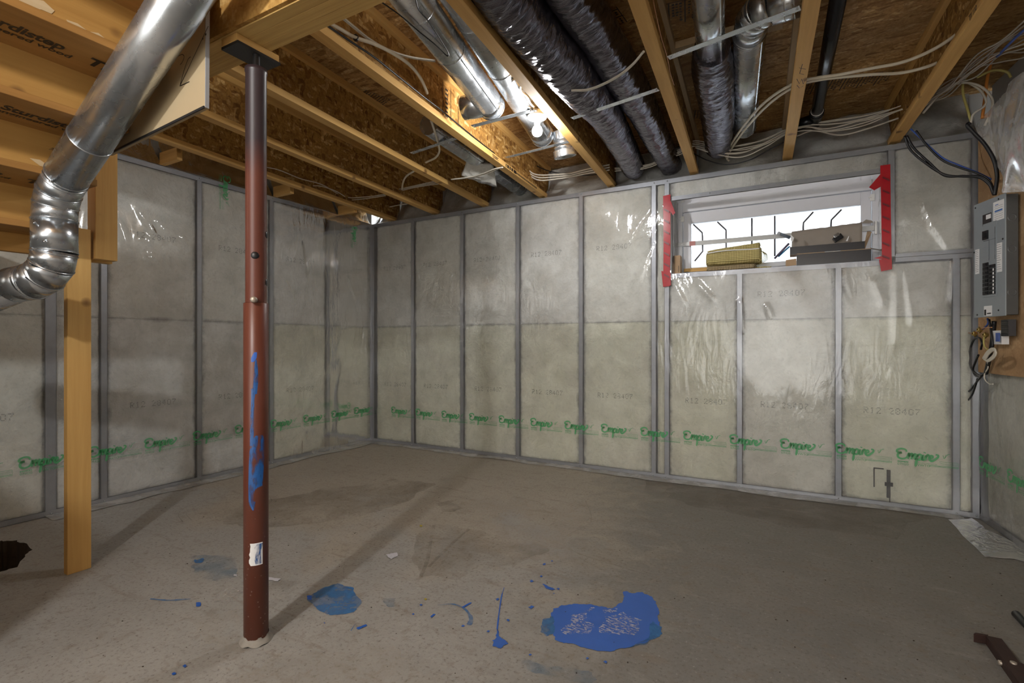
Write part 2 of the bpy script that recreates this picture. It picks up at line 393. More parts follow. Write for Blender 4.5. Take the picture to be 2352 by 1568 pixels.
RUG = rugmat('yellow_woven_mat', (.66, .56, .24), (.13, .095, .02))
RUG_B = rugmat('brown_woven_mat', (.46, .36, .21), (.09, .062, .025))

# ------------------------------------------------------------------ setting: floor (with the broken-out pit), ceiling, far walls
def rough_poly(poly, amp, it=3):
    p = [V(q) for q in poly]
    for k in range(it):
        out = []
        for i, a in enumerate(p):
            b = p[(i+1) % len(p)]; L = (b-a).length
            m = (a+b)/2+V((random.uniform(-1, 1), random.uniform(-1, 1), 0))*min(amp, L*.22); out += [a, m]
        p = out; amp *= .6
    return p
hole = rough_poly([fl(*q) for q in ((4, 1241), (40, 1240), (62, 1248), (75, 1262), (58, 1278), (40, 1302), (12, 1310), (-40, 1325), (-90, 1300), (-70, 1255))], .012, 2)
bm = bmesh.new()
outer = [bm.verts.new(p) for p in ((-.3, .3, 0), (5.9, .3, 0), (5.9, -8, 0), (-.3, -8, 0))]
inner = [bm.verts.new((p.x, p.y, 0)) for p in hole]
ed = [bm.edges.new((L[i], L[(i+1) % len(L)])) for L in (outer, inner) for i in range(len(L))]
bmesh.ops.triangle_fill(bm, edges=ed, use_beauty=True)
for f in bm.faces:
    if f.normal.z < 0: f.normal_flip()
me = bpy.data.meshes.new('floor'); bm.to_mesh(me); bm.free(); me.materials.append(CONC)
floor = bpy.data.objects.new('floor', me); COL.objects.link(floor); ORG[floor] = V((0, 0, 0)); tag(floor, kind='structure')
hc = sum(hole, V())/len(hole)
pit = MB(); k = len(hole); n0 = len(pit.v)
for (sc, z) in ((1.0, 0.0), (.985, -.09), (.93, -.13), (.8, -.30)):
    pit.v += [V((hc.x+(p.x-hc.x)*sc, hc.y+(p.y-hc.y)*sc, z)) for p in hole]
for r in range(3):
    for i in range(k): j = (i+1) % k; pit.f.append((r*k+i, r*k+j, (r+1)*k+j, (r+1)*k+i))
pit.f.append(tuple(range(3*k, 4*k)))
pit.build('pit', DIRT, floor)
for (c, sx, sy, sz) in ((fl(15, 1300, -.25), .12, .08, .06), (fl(50, 1275, -.28), .07, .06, .05)):
    q = MB().box((c.x-sx/2, c.y-sy/2, -.33), (c.x+sx/2, c.y+sy/2, -.33+sz)); q.build('rubble', CONC_W, floor, bevel=.01)

ceil = MB().box((-.3, -8, 2.70), (5.9, .3, 2.74)).build('ceiling', CONC_W); tag(ceil, kind='structure')
for iy in range(7):
    y1 = .3-iy*1.22; x0 = -.3-(1.22 if iy % 2 else 0)
    while x0 < 5.9:
        xa, xb = max(x0, -.3)+.0015, min(x0+2.44, 5.9)-.0015
        MB().box((xa, y1-1.2185, 2.647), (xb, y1-.0015, 2.665)).build('subfloor_panel', OSB_FLOOR, ceil); x0 += 2.44
uw = MB().prism([V((-.1, -3.965, 0)), V((2.07, -3.965, 0)), V((2.07, -3.965, 1.36)), V((-.1, -3.965, 1.36))], (0, -.09, 0)).build('added_shade_wall', CONC_W); tag(uw, kind='structure')  # unseen half wall added to cast the floor shade at lower left
wf = MB().box((-.3, -8.2, 0), (5.9, -8, 2.7)).build('wall_front', plain('bounce_white', (.80, .80, .78), .9, 0, .03)); tag(wf, kind='structure')  # unseen rear wall, whitened to bounce the added fill

# ------------------------------------------------------------------ stud walls
XS = [.5642+.61*i for i in range(8)]              # studs of the back wall, 24 in. apart
WX0, WX1, WZ0, WZ1 = 3.14, 4.48, 1.592, 2.155     # window opening
SY = [-(.5805+.6118*i) for i in range(4)]+[-2.69, -3.30, -3.91, -4.52]
wb = MB()
for a, b in (((-.31, .11, 0), (WX0, .31, 2.34)), ((WX1, .11, 0), (5.5, .31, 2.34)), ((WX0, .11, 0), (WX1, .31, WZ0-.02)), ((WX0, .11, WZ1+.02), (WX1, .31, 2.34)), ((-.31, .24, 2.34), (5.5, .31, 2.66))): wb.box(a, b)
wall_back = wb.build('wall_back', CONC_W); tag(wall_back, kind='structure')
wall_left = MB().box((-.31, -8, 0), (-.11, .11, 2.66)).build('wall_left', CONC_W); tag(wall_left, kind='structure')
RW = V((4.945, 0, 0)); RD = V((.105, -1, 0)).normalized(); RN = V((-RD.y*-1, 0, 0)); RN = V((RD.y, -RD.x, 0)).normalized()   # RN points into the room
if RN.x > 0: RN = -RN
wr = MB().obox(RW-RN*.11-RD*.15, RD*8.3, -RN*.2, (0, 0, 2.66)); wall_right = wr.build('wall_right', CONC_W); tag(wall_right, kind='structure')

def stud(parent, o, along, inward, z0, z1, wd=.036, dp=.088, name='metal_stud'):
    """C-shaped steel stud: web, two flanges, lips; flange face at o"""
    o, a, n = V(o), V(along), V(inward); m = MB(); H = V((0, 0, z1-z0)); o = V((o.x, o.y, z0)); t = .0018
    m.obox(o-a*wd/2, a*wd, n*t, H); m.obox(o-a*wd/2, a*t, n*dp, H); m.obox(o-a*wd/2+n*(dp-t), a*wd, n*t, H)
    m.obox(o+a*(wd/2-t), a*t, n*.008, H); m.obox(o+a*(wd/2-t)+n*(dp-.008), a*t, n*.008, H)
    return m.build(name, STEEL_STUD, parent)
def track(parent, o, along, L, inward, zf, up, name='metal_track', lip=.032):
    """U-shaped steel track: web at height zf, lips going up or down"""
    o, a, n = V(o), V(along), V(inward); o = V((o.x, o.y, zf)); m = MB(); t = .0018; s = 1 if up else -1
    m.obox(o, a*L, n*.09, (0, 0, t)); m.obox(o, a*L, n*t, (0, 0, s*lip)); m.obox(o+n*.088, a*L, n*t, (0, 0, s*lip))
    return m.build(name, STEEL_STUD, parent)
def screw(parent, p, n):
    MB().lathe(V(p), n, [(0, .004), (.003, .0035), (.0045, .001), (.0045, -.004)], 8).build('screw', GALV, parent)
FONT57 = {'R': '1111010001100011111010100100101 0001', '1': '00100011000010000100001000010001110', '2': '01110100010000100010001000100011111', '8': '01110100011000101110100011000101110', '4': '00010001100101010010111110001000010', '0': '01110100011000110001100011000101110', '7': '11111000010001000100010000100001000'}
def dots(parent, txt, o, ux, up, n, pitch=.0335, sz=.0052):
    m = MB(); o, ux, up, n = V(o), V(ux), V(up), V(n)
    for i, ch in enumerate(txt):
        if ch == ' ': continue
        g = FONT57[ch].replace(' ', '')
        for r in range(7):
            for c in range(5):
                if g[r*5+c] == '1' and random.random() < .86:
                    p = o+ux*(i*pitch+c*.0050)+up*((6-r)*.0058)+n*.0004
                    m.quad(p, p+ux*sz*.9, p+ux*sz*.9+up*sz*.8, p+up*sz*.8)
    m.build('printed_code', GREYINK, parent)
bid = [0]
def add_batt(parent, o, along, wd, inward, z0, z1, mat, code=None, cz=None, coff=.14):
    """a fluffy fibreglass batt with rounded uneven faces"""
    bid[0] += 1; sd = bid[0]*3.7; o, a, n = V(o), V(along), V(inward); H = z1-z0
    nu, nv = max(5, int(wd/.035)), max(5, int(H/.045)); m = MB()
    def f(u, v):
        e = min(u, 1-u)*wd; e2 = min(v, 1-v)*H
        back = .014*max(0, 1-e/.03)**2+.004*max(0, 1-e2/.02)**2
        q = noise.noise(V((u*wd*9+sd, v*H*9, sd)))*.006+noise.noise(V((u*wd*28+sd, v*H*28, sd)))*.0025
        wob = noise.noise(V((v*H*14, sd, u*3)))*.006*(1 if u in (0, 1) else 0)
        p = o+a*(u*wd+wob)+n*(.010+back-q); return V((p.x, p.y, z0+v*H))
    m.grid(f, nu, nv); base = len(m.v)
    c0 = V((o.x, o.y, z0))+n*.026; m.obox(c0, a*wd, n*.055, (0, 0, H))
    b = m.build('insulation_batt', mat, parent)
    if code: dots(b, code, V((o.x, o.y, cz))+a*coff+n*.0005, a, V((0, 0, 1)), -n)
    return b
XA, YA, ZA = V((1, 0, 0)), V((0, 1, 0)), V((0, 0, 1))
ZT = 2.292; ZJ = 1.225; HW = .019
# --- back wall
for x in XS:
    if WX0-.02 < x < WX1+.05: continue
    if x > 4.6: stud(wall_back, (x, 0, 0), XA, YA, .002, 1.575)
    else: stud(wall_back, (x, 0, 0), XA, YA, .002, ZT+.02)
stud(wall_back, (3.105, 0, 0), XA, YA, .002, ZT+.02); stud(wall_back, (.018, 0, 0), XA, YA, .002, ZT+.02)
stud(wall_back, (4.515, 0, 0), XA, YA, WZ0+.02, ZT+.02); stud(wall_back, (4.925, 0, 0), XA, YA, .002, ZT+.02)
for x in (3.622, 4.228): stud(wall_back, (x, 0, 0), XA, YA, .002, 1.56)
track(wall_back, (0, -.001, 0), XA, 4.94, YA, .002, True); track(wall_back, (0, -.001, 0), XA, 4.94, YA, 2.326, False)
track(wall_back, (WX0-.03, -.001, 0), XA, 1.40, YA, WZ1, True, 'window_header_track'); track(wall_back, (WX0-.03, -.001, 0), XA, 1.40, YA, WZ0-.002, False, 'window_sill_track')
track(wall_back, (4.535, -.001, 0), XA, .40, YA, 1.603, True, 'cross_track', .024); track(wall_back, (4.535, -.001, 0), XA, .40, YA, 1.600, False, 'cross_track', .026)
for x in XS[:5]+[3.105]:
    screw(wall_back, (x-.006, -.007, .018), -YA); screw(wall_back, (x+.004, -.007, 2.312), -YA)
for x in (3.622, 4.228, 4.834, 4.925): screw(wall_back, (x, -.007, .02), -YA)
for x in (3.42, 3.95): screw(wall_back, (x, -.007, WZ1+.018), -YA)
bays = [(.036, XS[0])]+[(XS[i], XS[i+1]) for i in range(3)]+[(XS[3], XS[4]), (XS[4]+.008, 3.105)]
CODE = 'R12 28407'
for i, (a, b) in enumerate(bays):
    a2, b2 = a+HW, b-HW; wd = b2-a2; full = wd > .4
    add_batt(wall_back, (a2, 0, 0), XA, wd, YA, .034, ZJ-.0007, BATT[('yellow', 'x')], CODE if full else None, .605, .13)
    add_batt(wall_back, (a2, 0, 0), XA, wd, YA, ZJ+.0007, ZT, BATT[('grey', 'x')], CODE if full else None, 1.82, .12)
for i, (a, b) in enumerate(((3.105, 3.622), (3.622, 4.228), (4.228, 4.834), (4.834, 4.925))):
    a2, b2 = a+HW, b-HW; wd = b2-a2
    add_batt(wall_back, (a2, 0, 0), XA, wd, YA, .034, ZJ-.0007, BATT[('yellow' if i != 1 else 'grey', 'x')], CODE if wd > .4 else None, .60, .12)
    add_batt(wall_back, (a2, 0, 0), XA, wd, YA, ZJ+.0007, 1.565 if i < 3 else 1.57, BATT[('grey', 'x')], CODE if i == 1 else None, 1.385, .10)
add_batt(wall_back, (3.124, 0, 0), XA, 1.37, YA, WZ1+.03, ZT, BATT[('grey', 'x')])
add_batt(wall_back, (4.534, 0, 0), XA, .372, YA, 1.63, ZT, BATT[('grey', 'x')])
# a dark vertical fitting showing behind the film in the last bay
g = MB(); p = at(2030, 1085, 'y', .002)
g.box((p.x-.055, .0, p.z+.02), (p.x-.048, .006, p.z-.10)); g.box((p.x-.055, 0, p.z+.02), (p.x, .006, p.z+.027)); g.box((p.x+.015, 0, p.z+.02), (p.x+.035, .008, p.z-.16)); g.box((p.x+.005, 0, p.z-.06), (p.x+.048, .008, p.z-.085)); g.box((p.x+.028, 0, p.z-.16), (p.x+.034, .006, .03))
g.build('pipe_stub', DARKSTEEL, wall_back, bevel=.002)
# --- left wall (inward is -X, runs along -Y)
LA = V((0, -1, 0)); LI = V((-1, 0, 0))
stud(wall_left, (0, -.018, 0), LA, LI, .002, ZT+.02)
for y in SY: stud(wall_left, (0, y, 0), LA, LI, .002, ZT+.02, .036 if y > -2.6 or y < -2.8 else .055)
track(wall_left, (.001, 0, 0), LA, 8, LI, .002, True); track(wall_left, (.001, 0, 0), LA, 8, LI, 2.326, False)
for y in SY[:5]: screw(wall_left, (.007, y, .018), V((1, 0, 0))); screw(wall_left, (.007, y, 2.312), V((1, 0, 0)))
ys = [-.018]+SY
for i in range(len(ys)-1):
    a, b = ys[i]-HW, ys[i+1]+HW; wd = a-b
    if wd < .1: continue
    # code text reads left to right seen from the room: start at the far-left end of the bay
    lo = add_batt(wall_left, (0, a, 0), LA, wd, LI, .034, ZJ-.0007, BATT[('yellow' if i < 2 else 'grey', 'y')])
    up = add_batt(wall_left, (0, a, 0), LA, wd, LI, ZJ+.0007, ZT, BATT[('grey', 'y')])
    if wd > .4:
        dots(lo, CODE, V((-.0005, b+.13, .61)), YA, ZA, V((1, 0, 0))); dots(up, CODE, V((-.0005, b+.13, 1.79)), YA, ZA, V((1, 0, 0)))
# --- right wall
RI = -RN
for k in range(6): stud(wall_right, RW+RD*(.02+.61*k), RD, RI, .002, ZT)
track(wall_right, RW+RN*.001, RD, 7, RI, .002, True)
for k in range(5):
    p = RW+RD*(.04+.61*k); add_batt(wall_right, p, RD, .57, RI, .034, ZJ, BATT[('grey', 'y')]); add_batt(wall_right, p, RD, .57, RI, ZJ+.004, ZT, BATT[('grey', 'y')])

# --- printed vapour film
def film(parent, o, along, L, nrm, z0, z1, seed, mat=FILM, hole=None, amp=.004, step=.0165, name='vapour_film', folds=()):
    o, a, n = V(o), V(along), V(nrm); nu, nv = int(L/step), int((z1-z0)/step); m = MB()
    def f(u, v):
        x = u*L; z = z0+v*(z1-z0)
        d = noise.noise(V((x*1.6+z*.9+seed, z*.7-x*.4, seed)))*amp*1.2+noise.noise(V((x*6+z*3+seed, z*2.2, seed)))*amp*.6
        d += .0016*math.exp(-((z-1.06)/.006)**2)
        for (ax, az, bx, bz, h, wd_) in folds:      # tight creases pulled in the sheet
            ex, ez = bx-ax, bz-az; tt = ((x-ax)*ex+(z-az)*ez)/(ex*ex+ez*ez)
            if -.1 < tt < 1.1:
                dd = abs((x-ax)*ez-(z-az)*ex)/math.hypot(ex, ez)
                if dd < wd_*3: d += h*math.exp(-(dd/wd_)**2)*max(0, min(1, min(tt+.1, 1.1-tt)*6))
        if v < .02 or v > .985: d = 0
        p = o+a*x+n*(.0075+d); return V((p.x, p.y, z))
    def sk(u, v):
        if not hole: return False
        x = u*L; z = z0+v*(z1-z0); return hole[0] < x < hole[1] and hole[2] < z < hole[3]
    m.grid(f, nu, nv, sk); return m.build(name, mat, parent)
def folds_on(px, ax, hs=(.006, .016)):
    out = []
    for a, b in px:
        p, q = at(*a, ax, 0), at(*b, ax, 0); u = (lambda r: r.x) if ax == 'y' else (lambda r: -r.y)
        out.append((u(p), p.z, u(q), q.z, *hs))
    return out
FB = folds_on((((2060, 615), (2058, 790)), ((2078, 612), (2098, 742)), ((2092, 400), (2142, 520)), ((2142, 520), (2182, 572)), ((2100, 400), (2170, 560)), ((2062, 448), (2078, 512)), ((1548, 650), (1572, 700)), ((1700, 690), (1706, 765)), ((1500, 470), (1440, 560)), ((1512, 520), (1470, 640)), ((1600, 650), (1640, 690)), ((1760, 700), (1772, 730)), ((2008, 640), (2030, 700)), ((2195, 590), (2188, 690)), ((1400, 480), (1360, 540))), 'y')
FL_ = folds_on((((272, 505), (296, 580)), ((318, 540), (330, 600)), ((340, 500), (352, 540)), ((355, 500), (378, 530)), ((378, 525), (400, 570)), ((318, 595), (348, 590)), ((415, 540), (430, 570)), ((340, 545), (352, 600)), ((650, 640), (668, 672)), ((690, 560), (700, 640)), ((800, 640), (818, 690)), ((310, 470), (420, 640))), 'x')
film_b = film(wall_back, (.0, 0, 0), XA, 4.94, -YA, .0, 2.33, 1.3, folds=FB, hole=(WX0-.005, WX1+.005, WZ0, WZ1))
film_l = film(wall_left, (0, 0, 0), LA, 6.0, XA, .0, 2.33, 8.1, mat=FILM_L, amp=.005, folds=FL_)
film_r = film(wall_right, RW, RD, 4.0, RN, .0, 1.2, 5.5, amp=.008)
LOGO = [[(.050,.050),(.044,.063),(.024,.067),(.005,.060),(.001,.049),(.010,.041),(.026,.042),(.014,.040),(.005,.028),(.008,.011),(.026,.004),(.044,.009),(.053,.020)],
        [(.053,.020),(.061,.040),(.063,.032),(.056,.005)], [(.060,.020),(.073,.039),(.079,.034),(.073,.005)], [(.077,.020),(.090,.039),(.096,.033),(.090,.010),(.099,.010)],
        [(.106,.041),(.100,.005),(.095,-.030),(.090,-.034)], [(.103,.024),(.114,.040),(.124,.033),(.122,.014),(.111,.005),(.102,.012)],
        [(.134,.040),(.129,.010),(.138,.008)], [(.139,.051),(.141,.056)], [(.148,.039),(.143,.005)], [(.146,.024),(.155,.040),(.163,.037)],
        [(.165,.019),(.178,.026),(.177,.037),(.167,.035),(.162,.019),(.172,.005),(.187,.013),(.203,.030),(.205,.043),(.193,.047)]]
def logo_mesh():
    m = MB(); m2 = MB(); Z = V((0, 0, 1))
    for st in LOGO:
        p = cr([V((x, y, 0)) for x, y in st], 5); N = len(p)
        m.ribbon(p, Z, [.0140*(1-.35*abs(2*i/(N-1)-1)) for i in range(N)])
    # box, rules, tick and small lettering
    for (x0, x1, y, h) in ((.21, .30, .004, .0016), (.215, .30, -.006, .0014), (.30, .3012, -.03, .034), (.16, .30, -.024, .003), (.16, .30, -.0295, .0018), (.105, .20, -.014, .0018), (.225, .295, -.014, .0014)):
        m2.quad((x0, y, 0), (x1, y, 0), (x1, y+h, 0), (x0, y+h, 0))
    m2.ribbon(cr([V(q+(0,)) for q in ((.228,.046),(.234,.026),(.248,.05),(.262,.055))], 4), Z, .0028); m2.ribbon([V((.242,.052,0)), V((.236,.030,0))], Z, .002)
    add_text(m2, '07H20', .021, (.003, -.036, 0), (1, 0, 0), (0, 1, 0)); add_text(m2, 'VWTO', .021, (.103, -.034, 0), (1, 0, 0), (0, 1, 0))
    for q in range(7): m2.quad((.004+q*.008, -.018, 0), (.010+q*.008, -.018, 0), (.010+q*.008, -.010, 0), (.004+q*.008, -.010, 0))
    a = m.mesh(GREEN); b = m2.mesh(GREEN_L); return a, b
LG, LG2 = logo_mesh()
def logo(parent, p, rot, sc=1.0):
    for mesh, nm in ((LG, 'printed_logo'), (LG2, 'printed_rules')):
        o = inst(nm, mesh, parent, p, rot); o.scale = (sc, sc, sc)
R90 = math.pi/2
for k in range(-1, 13):
    x = 1.272+.3268*(k-2)
    if x > 4.62 or x < -.2: continue
    if x < 0.02: continue
    logo(film_b, (x, -.0125, .320), (R90, 0, 0))
for y in (-.251-.0, -.549, -.876, -1.21, -1.53, -1.857, -2.184, -2.505, -2.84, -3.17): logo(film_l, (.0145, y-.0, .318), (R90, 0, R90))
for s in (.03, .36, .70, 1.03): p = RW+RD*(s)+RN*.016; logo(film_r, (p.x, p.y, .318), (R90, 0, math.atan2(RD.y, RD.x)))
# stretches of the print turned upright where the sheet was lapped
for (px, py, s) in ((512, 402, 1.0), (812, 520, .8)):
    p = at(px, py, 'x', .0145); o = inst('printed_logo', LG, film_l, p, (R90, R90, R90)); o.scale = (s*.9,)*3
    o = inst('printed_rules', LG2, film_l, p, (R90, R90, R90)); o.scale = (s*.9,)*3
# film turned out onto the slab
def hem(parent, pts, w0, name='film_hem', seed=0):
    m = MB(); P = cr([V(p) for p in pts], 10); N = len(P); cols = 4
    for i, p in enumerate(P):
        t = (P[min(i+1, N-1)]-P[max(i-1, 0)]).normalized(); sd = V((t.y, -t.x, 0))
        wv = w0*(.75+.5*noise.noise(V((i*.21, seed, 3)))+.25*noise.noise(V((i*.7, seed, 9))))
        for c in range(cols):
            u = c/(cols-1); z = .008*(1-u)+.003+abs(noise.noise(V((i*.4, u*2, seed))))*.008*u
            q = p+sd*wv*u; m.v.append(V((q.x, q.y, z)))
    for i in range(N-1):
        for c in range(cols-1): a = i*cols+c; m.sm.add(len(m.f)); m.f.append((a, a+1, a+cols+1, a+cols))
    return m.build(name, FILM_FLOOR, parent)
hem(film_b, [(.01, -.01, 0), (1.2, -.01, 0), (2.4, -.01, 0), (3.6, -.01, 0), (4.86, -.01, 0)], .13, seed=1.5)
hem(film_l, [(.01, -2.72, 0), (.01, -1.9, 0), (.01, -1.0, 0), (.01, -.02, 0)], .14, seed=4.2)
sh = [fl(*q, .004) for q in ((2178, 1193), (2232, 1190), (2262, 1215), (2360, 1262), (2420, 1310), (2330, 1283), (2262, 1279))]
MB().prism(rough_poly(sh, .01, 2), (0, 0, .002)).build('film_hem', FILM_FLOOR, film_r)

# --- rim pockets above the wall between the joists, stuffed and sheeted
JX = [(.26, .08), (.835, .08), (1.42, .08), (2.025, .079), (2.655, .080), (3.305, .068), (3.93, .054), (4.535, .057)]
def rim(x0, x1, seed):
    def f(u, v):
        x = x0+(x1-x0)*u; bul = math.sin(math.pi*u)
        y = .01+.17*v**.8-.03*bul*math.sin(math.pi*v)+noise.noise(V((x*8, v*3, seed)))*.02
        z = 2.331+.30*v**1.25-.012*(1-bul)*0+noise.noise(V((x*6, v*4, seed+3)))*.012*min(1, v*4); return (x, y, z)
    MB().grid(lambda u, v: V(f(u, v))+V((0, .02, .004)), 12, 8).build('rim_insulation', BATT[('grey', 'x')], wall_back)
    MB().grid(lambda u, v: V(f(u, v))-V((0, .004, 0)), 16, 12).build('rim_film', FILM_RIM, wall_back)
ed_ = [0.0]+[x for x, _ in JX]+[4.95]
for i in range(len(ed_)-1): rim(ed_[i]+.012, ed_[i+1]-.012, i*2.3)
def rimL(y0, y1, seed):
    def f(u, v):
        y = y0+(y1-y0)*u; x = .004-.14*v**.8+noise.noise(V((y*7, v*3, seed)))*.02; z = 2.331+.29*v**1.2+noise.noise(V((y*6, v*4, seed)))*.012*min(1, v*4); return V((x, y, z))
    MB().grid(lambda u, v: f(u, v)+V((-.02, 0, .004)), 14, 8).build('rim_insulation', BATT[('grey', 'y')], wall_left)
    MB().grid(lambda u, v: f(u, v)+V((.004, 0, 0)), 18, 12).build('rim_film', FILM_RIM, wall_left)
for i, (a, b) in enumerate(((-.02, -.43), (-.47, -1.14), (-1.18, -2.04), (-2.08, -3.2))): rimL(a, b, i*1.9+.4)
# ------------------------------------------------------------------ window
wn = MB(); wn.box((WX0, .20, WZ0), (WX0+.045, .28, WZ1)); wn.box((WX1-.045, .20, WZ0), (WX1, .28, WZ1)); wn.box((WX0+.045, .20, WZ0), (WX1-.045, .28, WZ0+.03)); wn.box((WX0+.045, .20, WZ1-.05), (WX1-.045, .28, WZ1))
window = wn.build('window_1', VINYL, bevel=.004); tag(window, kind='structure')
sm_ = MB(); a0, a1, b0, b1 = WX0+.048, WX1-.048, WZ0+.033, WZ1-.053
for q in (((a0, .215, b0), (a0+.06, .255, b1)), ((a1-.06, .215, b0), (a1, .255, b1)), ((a0+.06, .215, b0), (a1-.06, .255, b0+.035)), ((a0+.06, .215, b1-.09), (a1-.06, .255, b1))): sm_.box(*q)
sash = sm_.build('sash', VINYL, window, bevel=.004)
MB().box((a0+.055, .232, b0+.03), (a1-.055, .238, b1-.085)).build('pane', GLASS, window)
for x in (WX0+.045, WX1-.045):
    m = MB(); m.box((x-.012, .19, b1-.075), (x+.014, .205, b1-.03)); m.box((x-.022, .185, b1-.056), (x-.002, .195, b1-.046)); m.build('latch', WHITEPL, window, bevel=.002)
rv = MB(); rv.box((WX0-.012, .0, WZ0), (WX0, .2, WZ1)).box((WX1, .0, WZ0), (WX1+.012, .2, WZ1)).box((WX0, .0, WZ1), (WX1, .2, WZ1+.012)).box((WX0, .0, WZ0-.012), (WX1, .2, WZ0))
rv.build('reveal_lining', VINYL, window)
m = MB(); m.grid(lambda u, v: V((WX0+(WX1-WX0)*u, .0+.2*v, WZ1-.004-.007*math.sin(math.pi*v)*(.8+.5*noise.noise(V((u*9, v*2, 4))))+noise.noise(V((u*26, v*4, 2)))*.0015-.010*max(0, v-.85)/.15*abs(noise.noise(V((u*14, 1, 5)))))), 60, 10); m.build('reveal_film', FILM_H, window)
for x, s in ((WX0+.004, 1), (WX1-.004, -1)):
    m = MB(); m.grid(lambda u, v: V((x+s*(.006+.008*noise.noise(V((u*5, v*7, 1+s)))), .0+.2*u, WZ0+(WZ1-WZ0)*v)), 8, 20); m.build('reveal_film', FILM_H, window)
# window well outside
m = MB(); m.grid(lambda u, v: V((WX0-.15+(WX1-WX0+.3)*u, .33+.85*math.sin(math.pi*u)**.6, 1.35+1.15*v)), 40, 6); o = m.build('window_well_liner', WELL, wall_back)
MB().box((WX0-.2, .31, 1.30), (WX1+.2, 1.3, 1.36)).build('well_gravel', WELL, wall_back)

# ------------------------------------------------------------------ floor joists, beam, blocking
JZ = 2.345; JH = .302; FWD = .0605; FT = .038
JL = ['floor joist running close along the left insulated wall over short blocks', 'floor joist second from the left wall, crossing behind the steel post top',
      'floor joist third from the left wall, above the looped thin white cable', 'floor joist with stamped lettering on its flange, left of the lit bulb',
      'floor joist between the lit bulb and the black insulated ducts', 'floor joist between the black insulated ducts and the half-jacketed pipe',
      'floor joist with pencil scribble between elbowed duct and black drain pipe', 'floor joist ending at the corner by the electrical panel']
for i, (x0, s) in enumerate(JX):
    L = 2.99 if i < 4 else 4.6
    j = thing('floor_joist', (x0, 0, JZ), JL[i], 'joist', 'wooden floor joists overhead'); j.rotation_euler.z = math.atan(s); ORG[j] = V((0, 0, 0))
    h = FWD/2
    bf = MB().box((-h, -L, 0), (h, .16, FT)).build('bottom_flange', MW['y'], j, bevel=.002)
    MB().box((-h, -L, JH-FT), (h, .16, JH)).build('top_flange', MW_PALE if i in (5, 6) else MW['y'], j, bevel=.002)
    MB().box((-.005, -L, FT-.004), (.005, .16, JH-FT+.004)).build('web', OSB_WEB, j)
    st = MB()
    if i == 3:
        # stamped lettering on the right side of the lower flange (reads towards the wall)
        add_text(st, 'TJI300C', .030, (h+.0008, -1.02, .006), (0, 1, 0), (0, 0, 1), bold=.0008)
        y = -.80
        for wd_ in (.012, .03, .02, .03, .05):
            st.quad((h+.0008, y, .006), (h+.0008, y+wd_, .006), (h+.0008, y+wd_, .030), (h+.0008, y, .030)); y += wd_+.012
        y = -.62
        for q in range(30):
            wd_ = random.uniform(.006, .014); st.quad((h+.0008, y, .010), (h+.0008, y+wd_, .010), (h+.0008, y+wd_, .024), (h+.0008, y, .024)); y += wd_+.005
        tag(st.build('stamp', BLACKINK, bf), kind='stuff')
        s2 = MB(); w_ = .0062
        for q in range(3): s2.quad((w_, -1.62+q*.09, .05), (w_, -1.615+q*.09, .05), (w_, -1.615+q*.09, .25), (w_, -1.62+q*.09, .25))
        for q in range(7): s2.quad((w_, -1.59, .06+q*.026), (w_, -1.56, .06+q*.026), (w_, -1.56, .072+q*.026), (w_, -1.59, .072+q*.026))
        tag(s2.build('stamp', BLACKINK, bf), kind='stuff')
    if i == 6:
        pc = MB(); dn = V((0, 0, -1)); z = -.0008
        for pl in (((-.012, -1.30), (.018, -1.27)), ((.0, -1.33), (-.006, -1.24), (.014, -1.22)), ((-.015, -1.19), (.0, -1.13), (.006, -1.18), (.018, -1.12), (.022, -1.16)), ((-.01, -1.12), (.004, -1.08), (.02, -1.10))):
            pc.ribbon([V((x, y, z)) for x, y in pl], dn, .003)
        pc.build('pencil_scribble', PENCIL, bf)
    if i == 7:
        add_text(st, 'TJI 110', .028, (-h-.0008, -1.35, .006), (0, -1, 0), (0, 0, 1), bold=.001); tag(st.build('stamp', BLACKINK, bf), kind='stuff')
beam = thing('support_beam', (1.2, -2.905, 2.118), 'laminated wood main beam carried by the red steel post', 'beam')
for q in range(3): MB().box((.3, -2.972+.0450*q, 2.118), (5.4, -2.972+.0450*q+.0445, 2.343)).build('ply', MW_LVL, beam, bevel=.0015)
MB().box((2.10, -2.986, 2.122), (3.6, -2.973, 2.345)).build('osb_facing', OSB_BIG, beam)
for i, y in enumerate((-2.067, -1.163, -.447)):
    b = MB().obox((.004, y-.019, 2.331), (.225-.0, 0, 0), (0, .038, 0), (0, 0, .085)).build('blocking', MW['x'], bevel=.002)
    tag(b, ['short wood block on the left wall top beside the drywall piece', 'short wood block on the left wall top, middle of the three', 'short wood block on the left wall top near the corner'][i], 'block', 'short blocks on the left wall')
a, b = at(1545, 128, 'z', 2.60), at(1828, 48, 'z', 2.60)
tag(MB().obox((3.36, a.y-.045, 2.610), (.56, 0, 0), (0, .089, 0), (0, 0, .036)).build('blocking', MW_PALE, bevel=.002), 'pale blocking board under the subfloor behind the half-jacketed pipe', 'block')
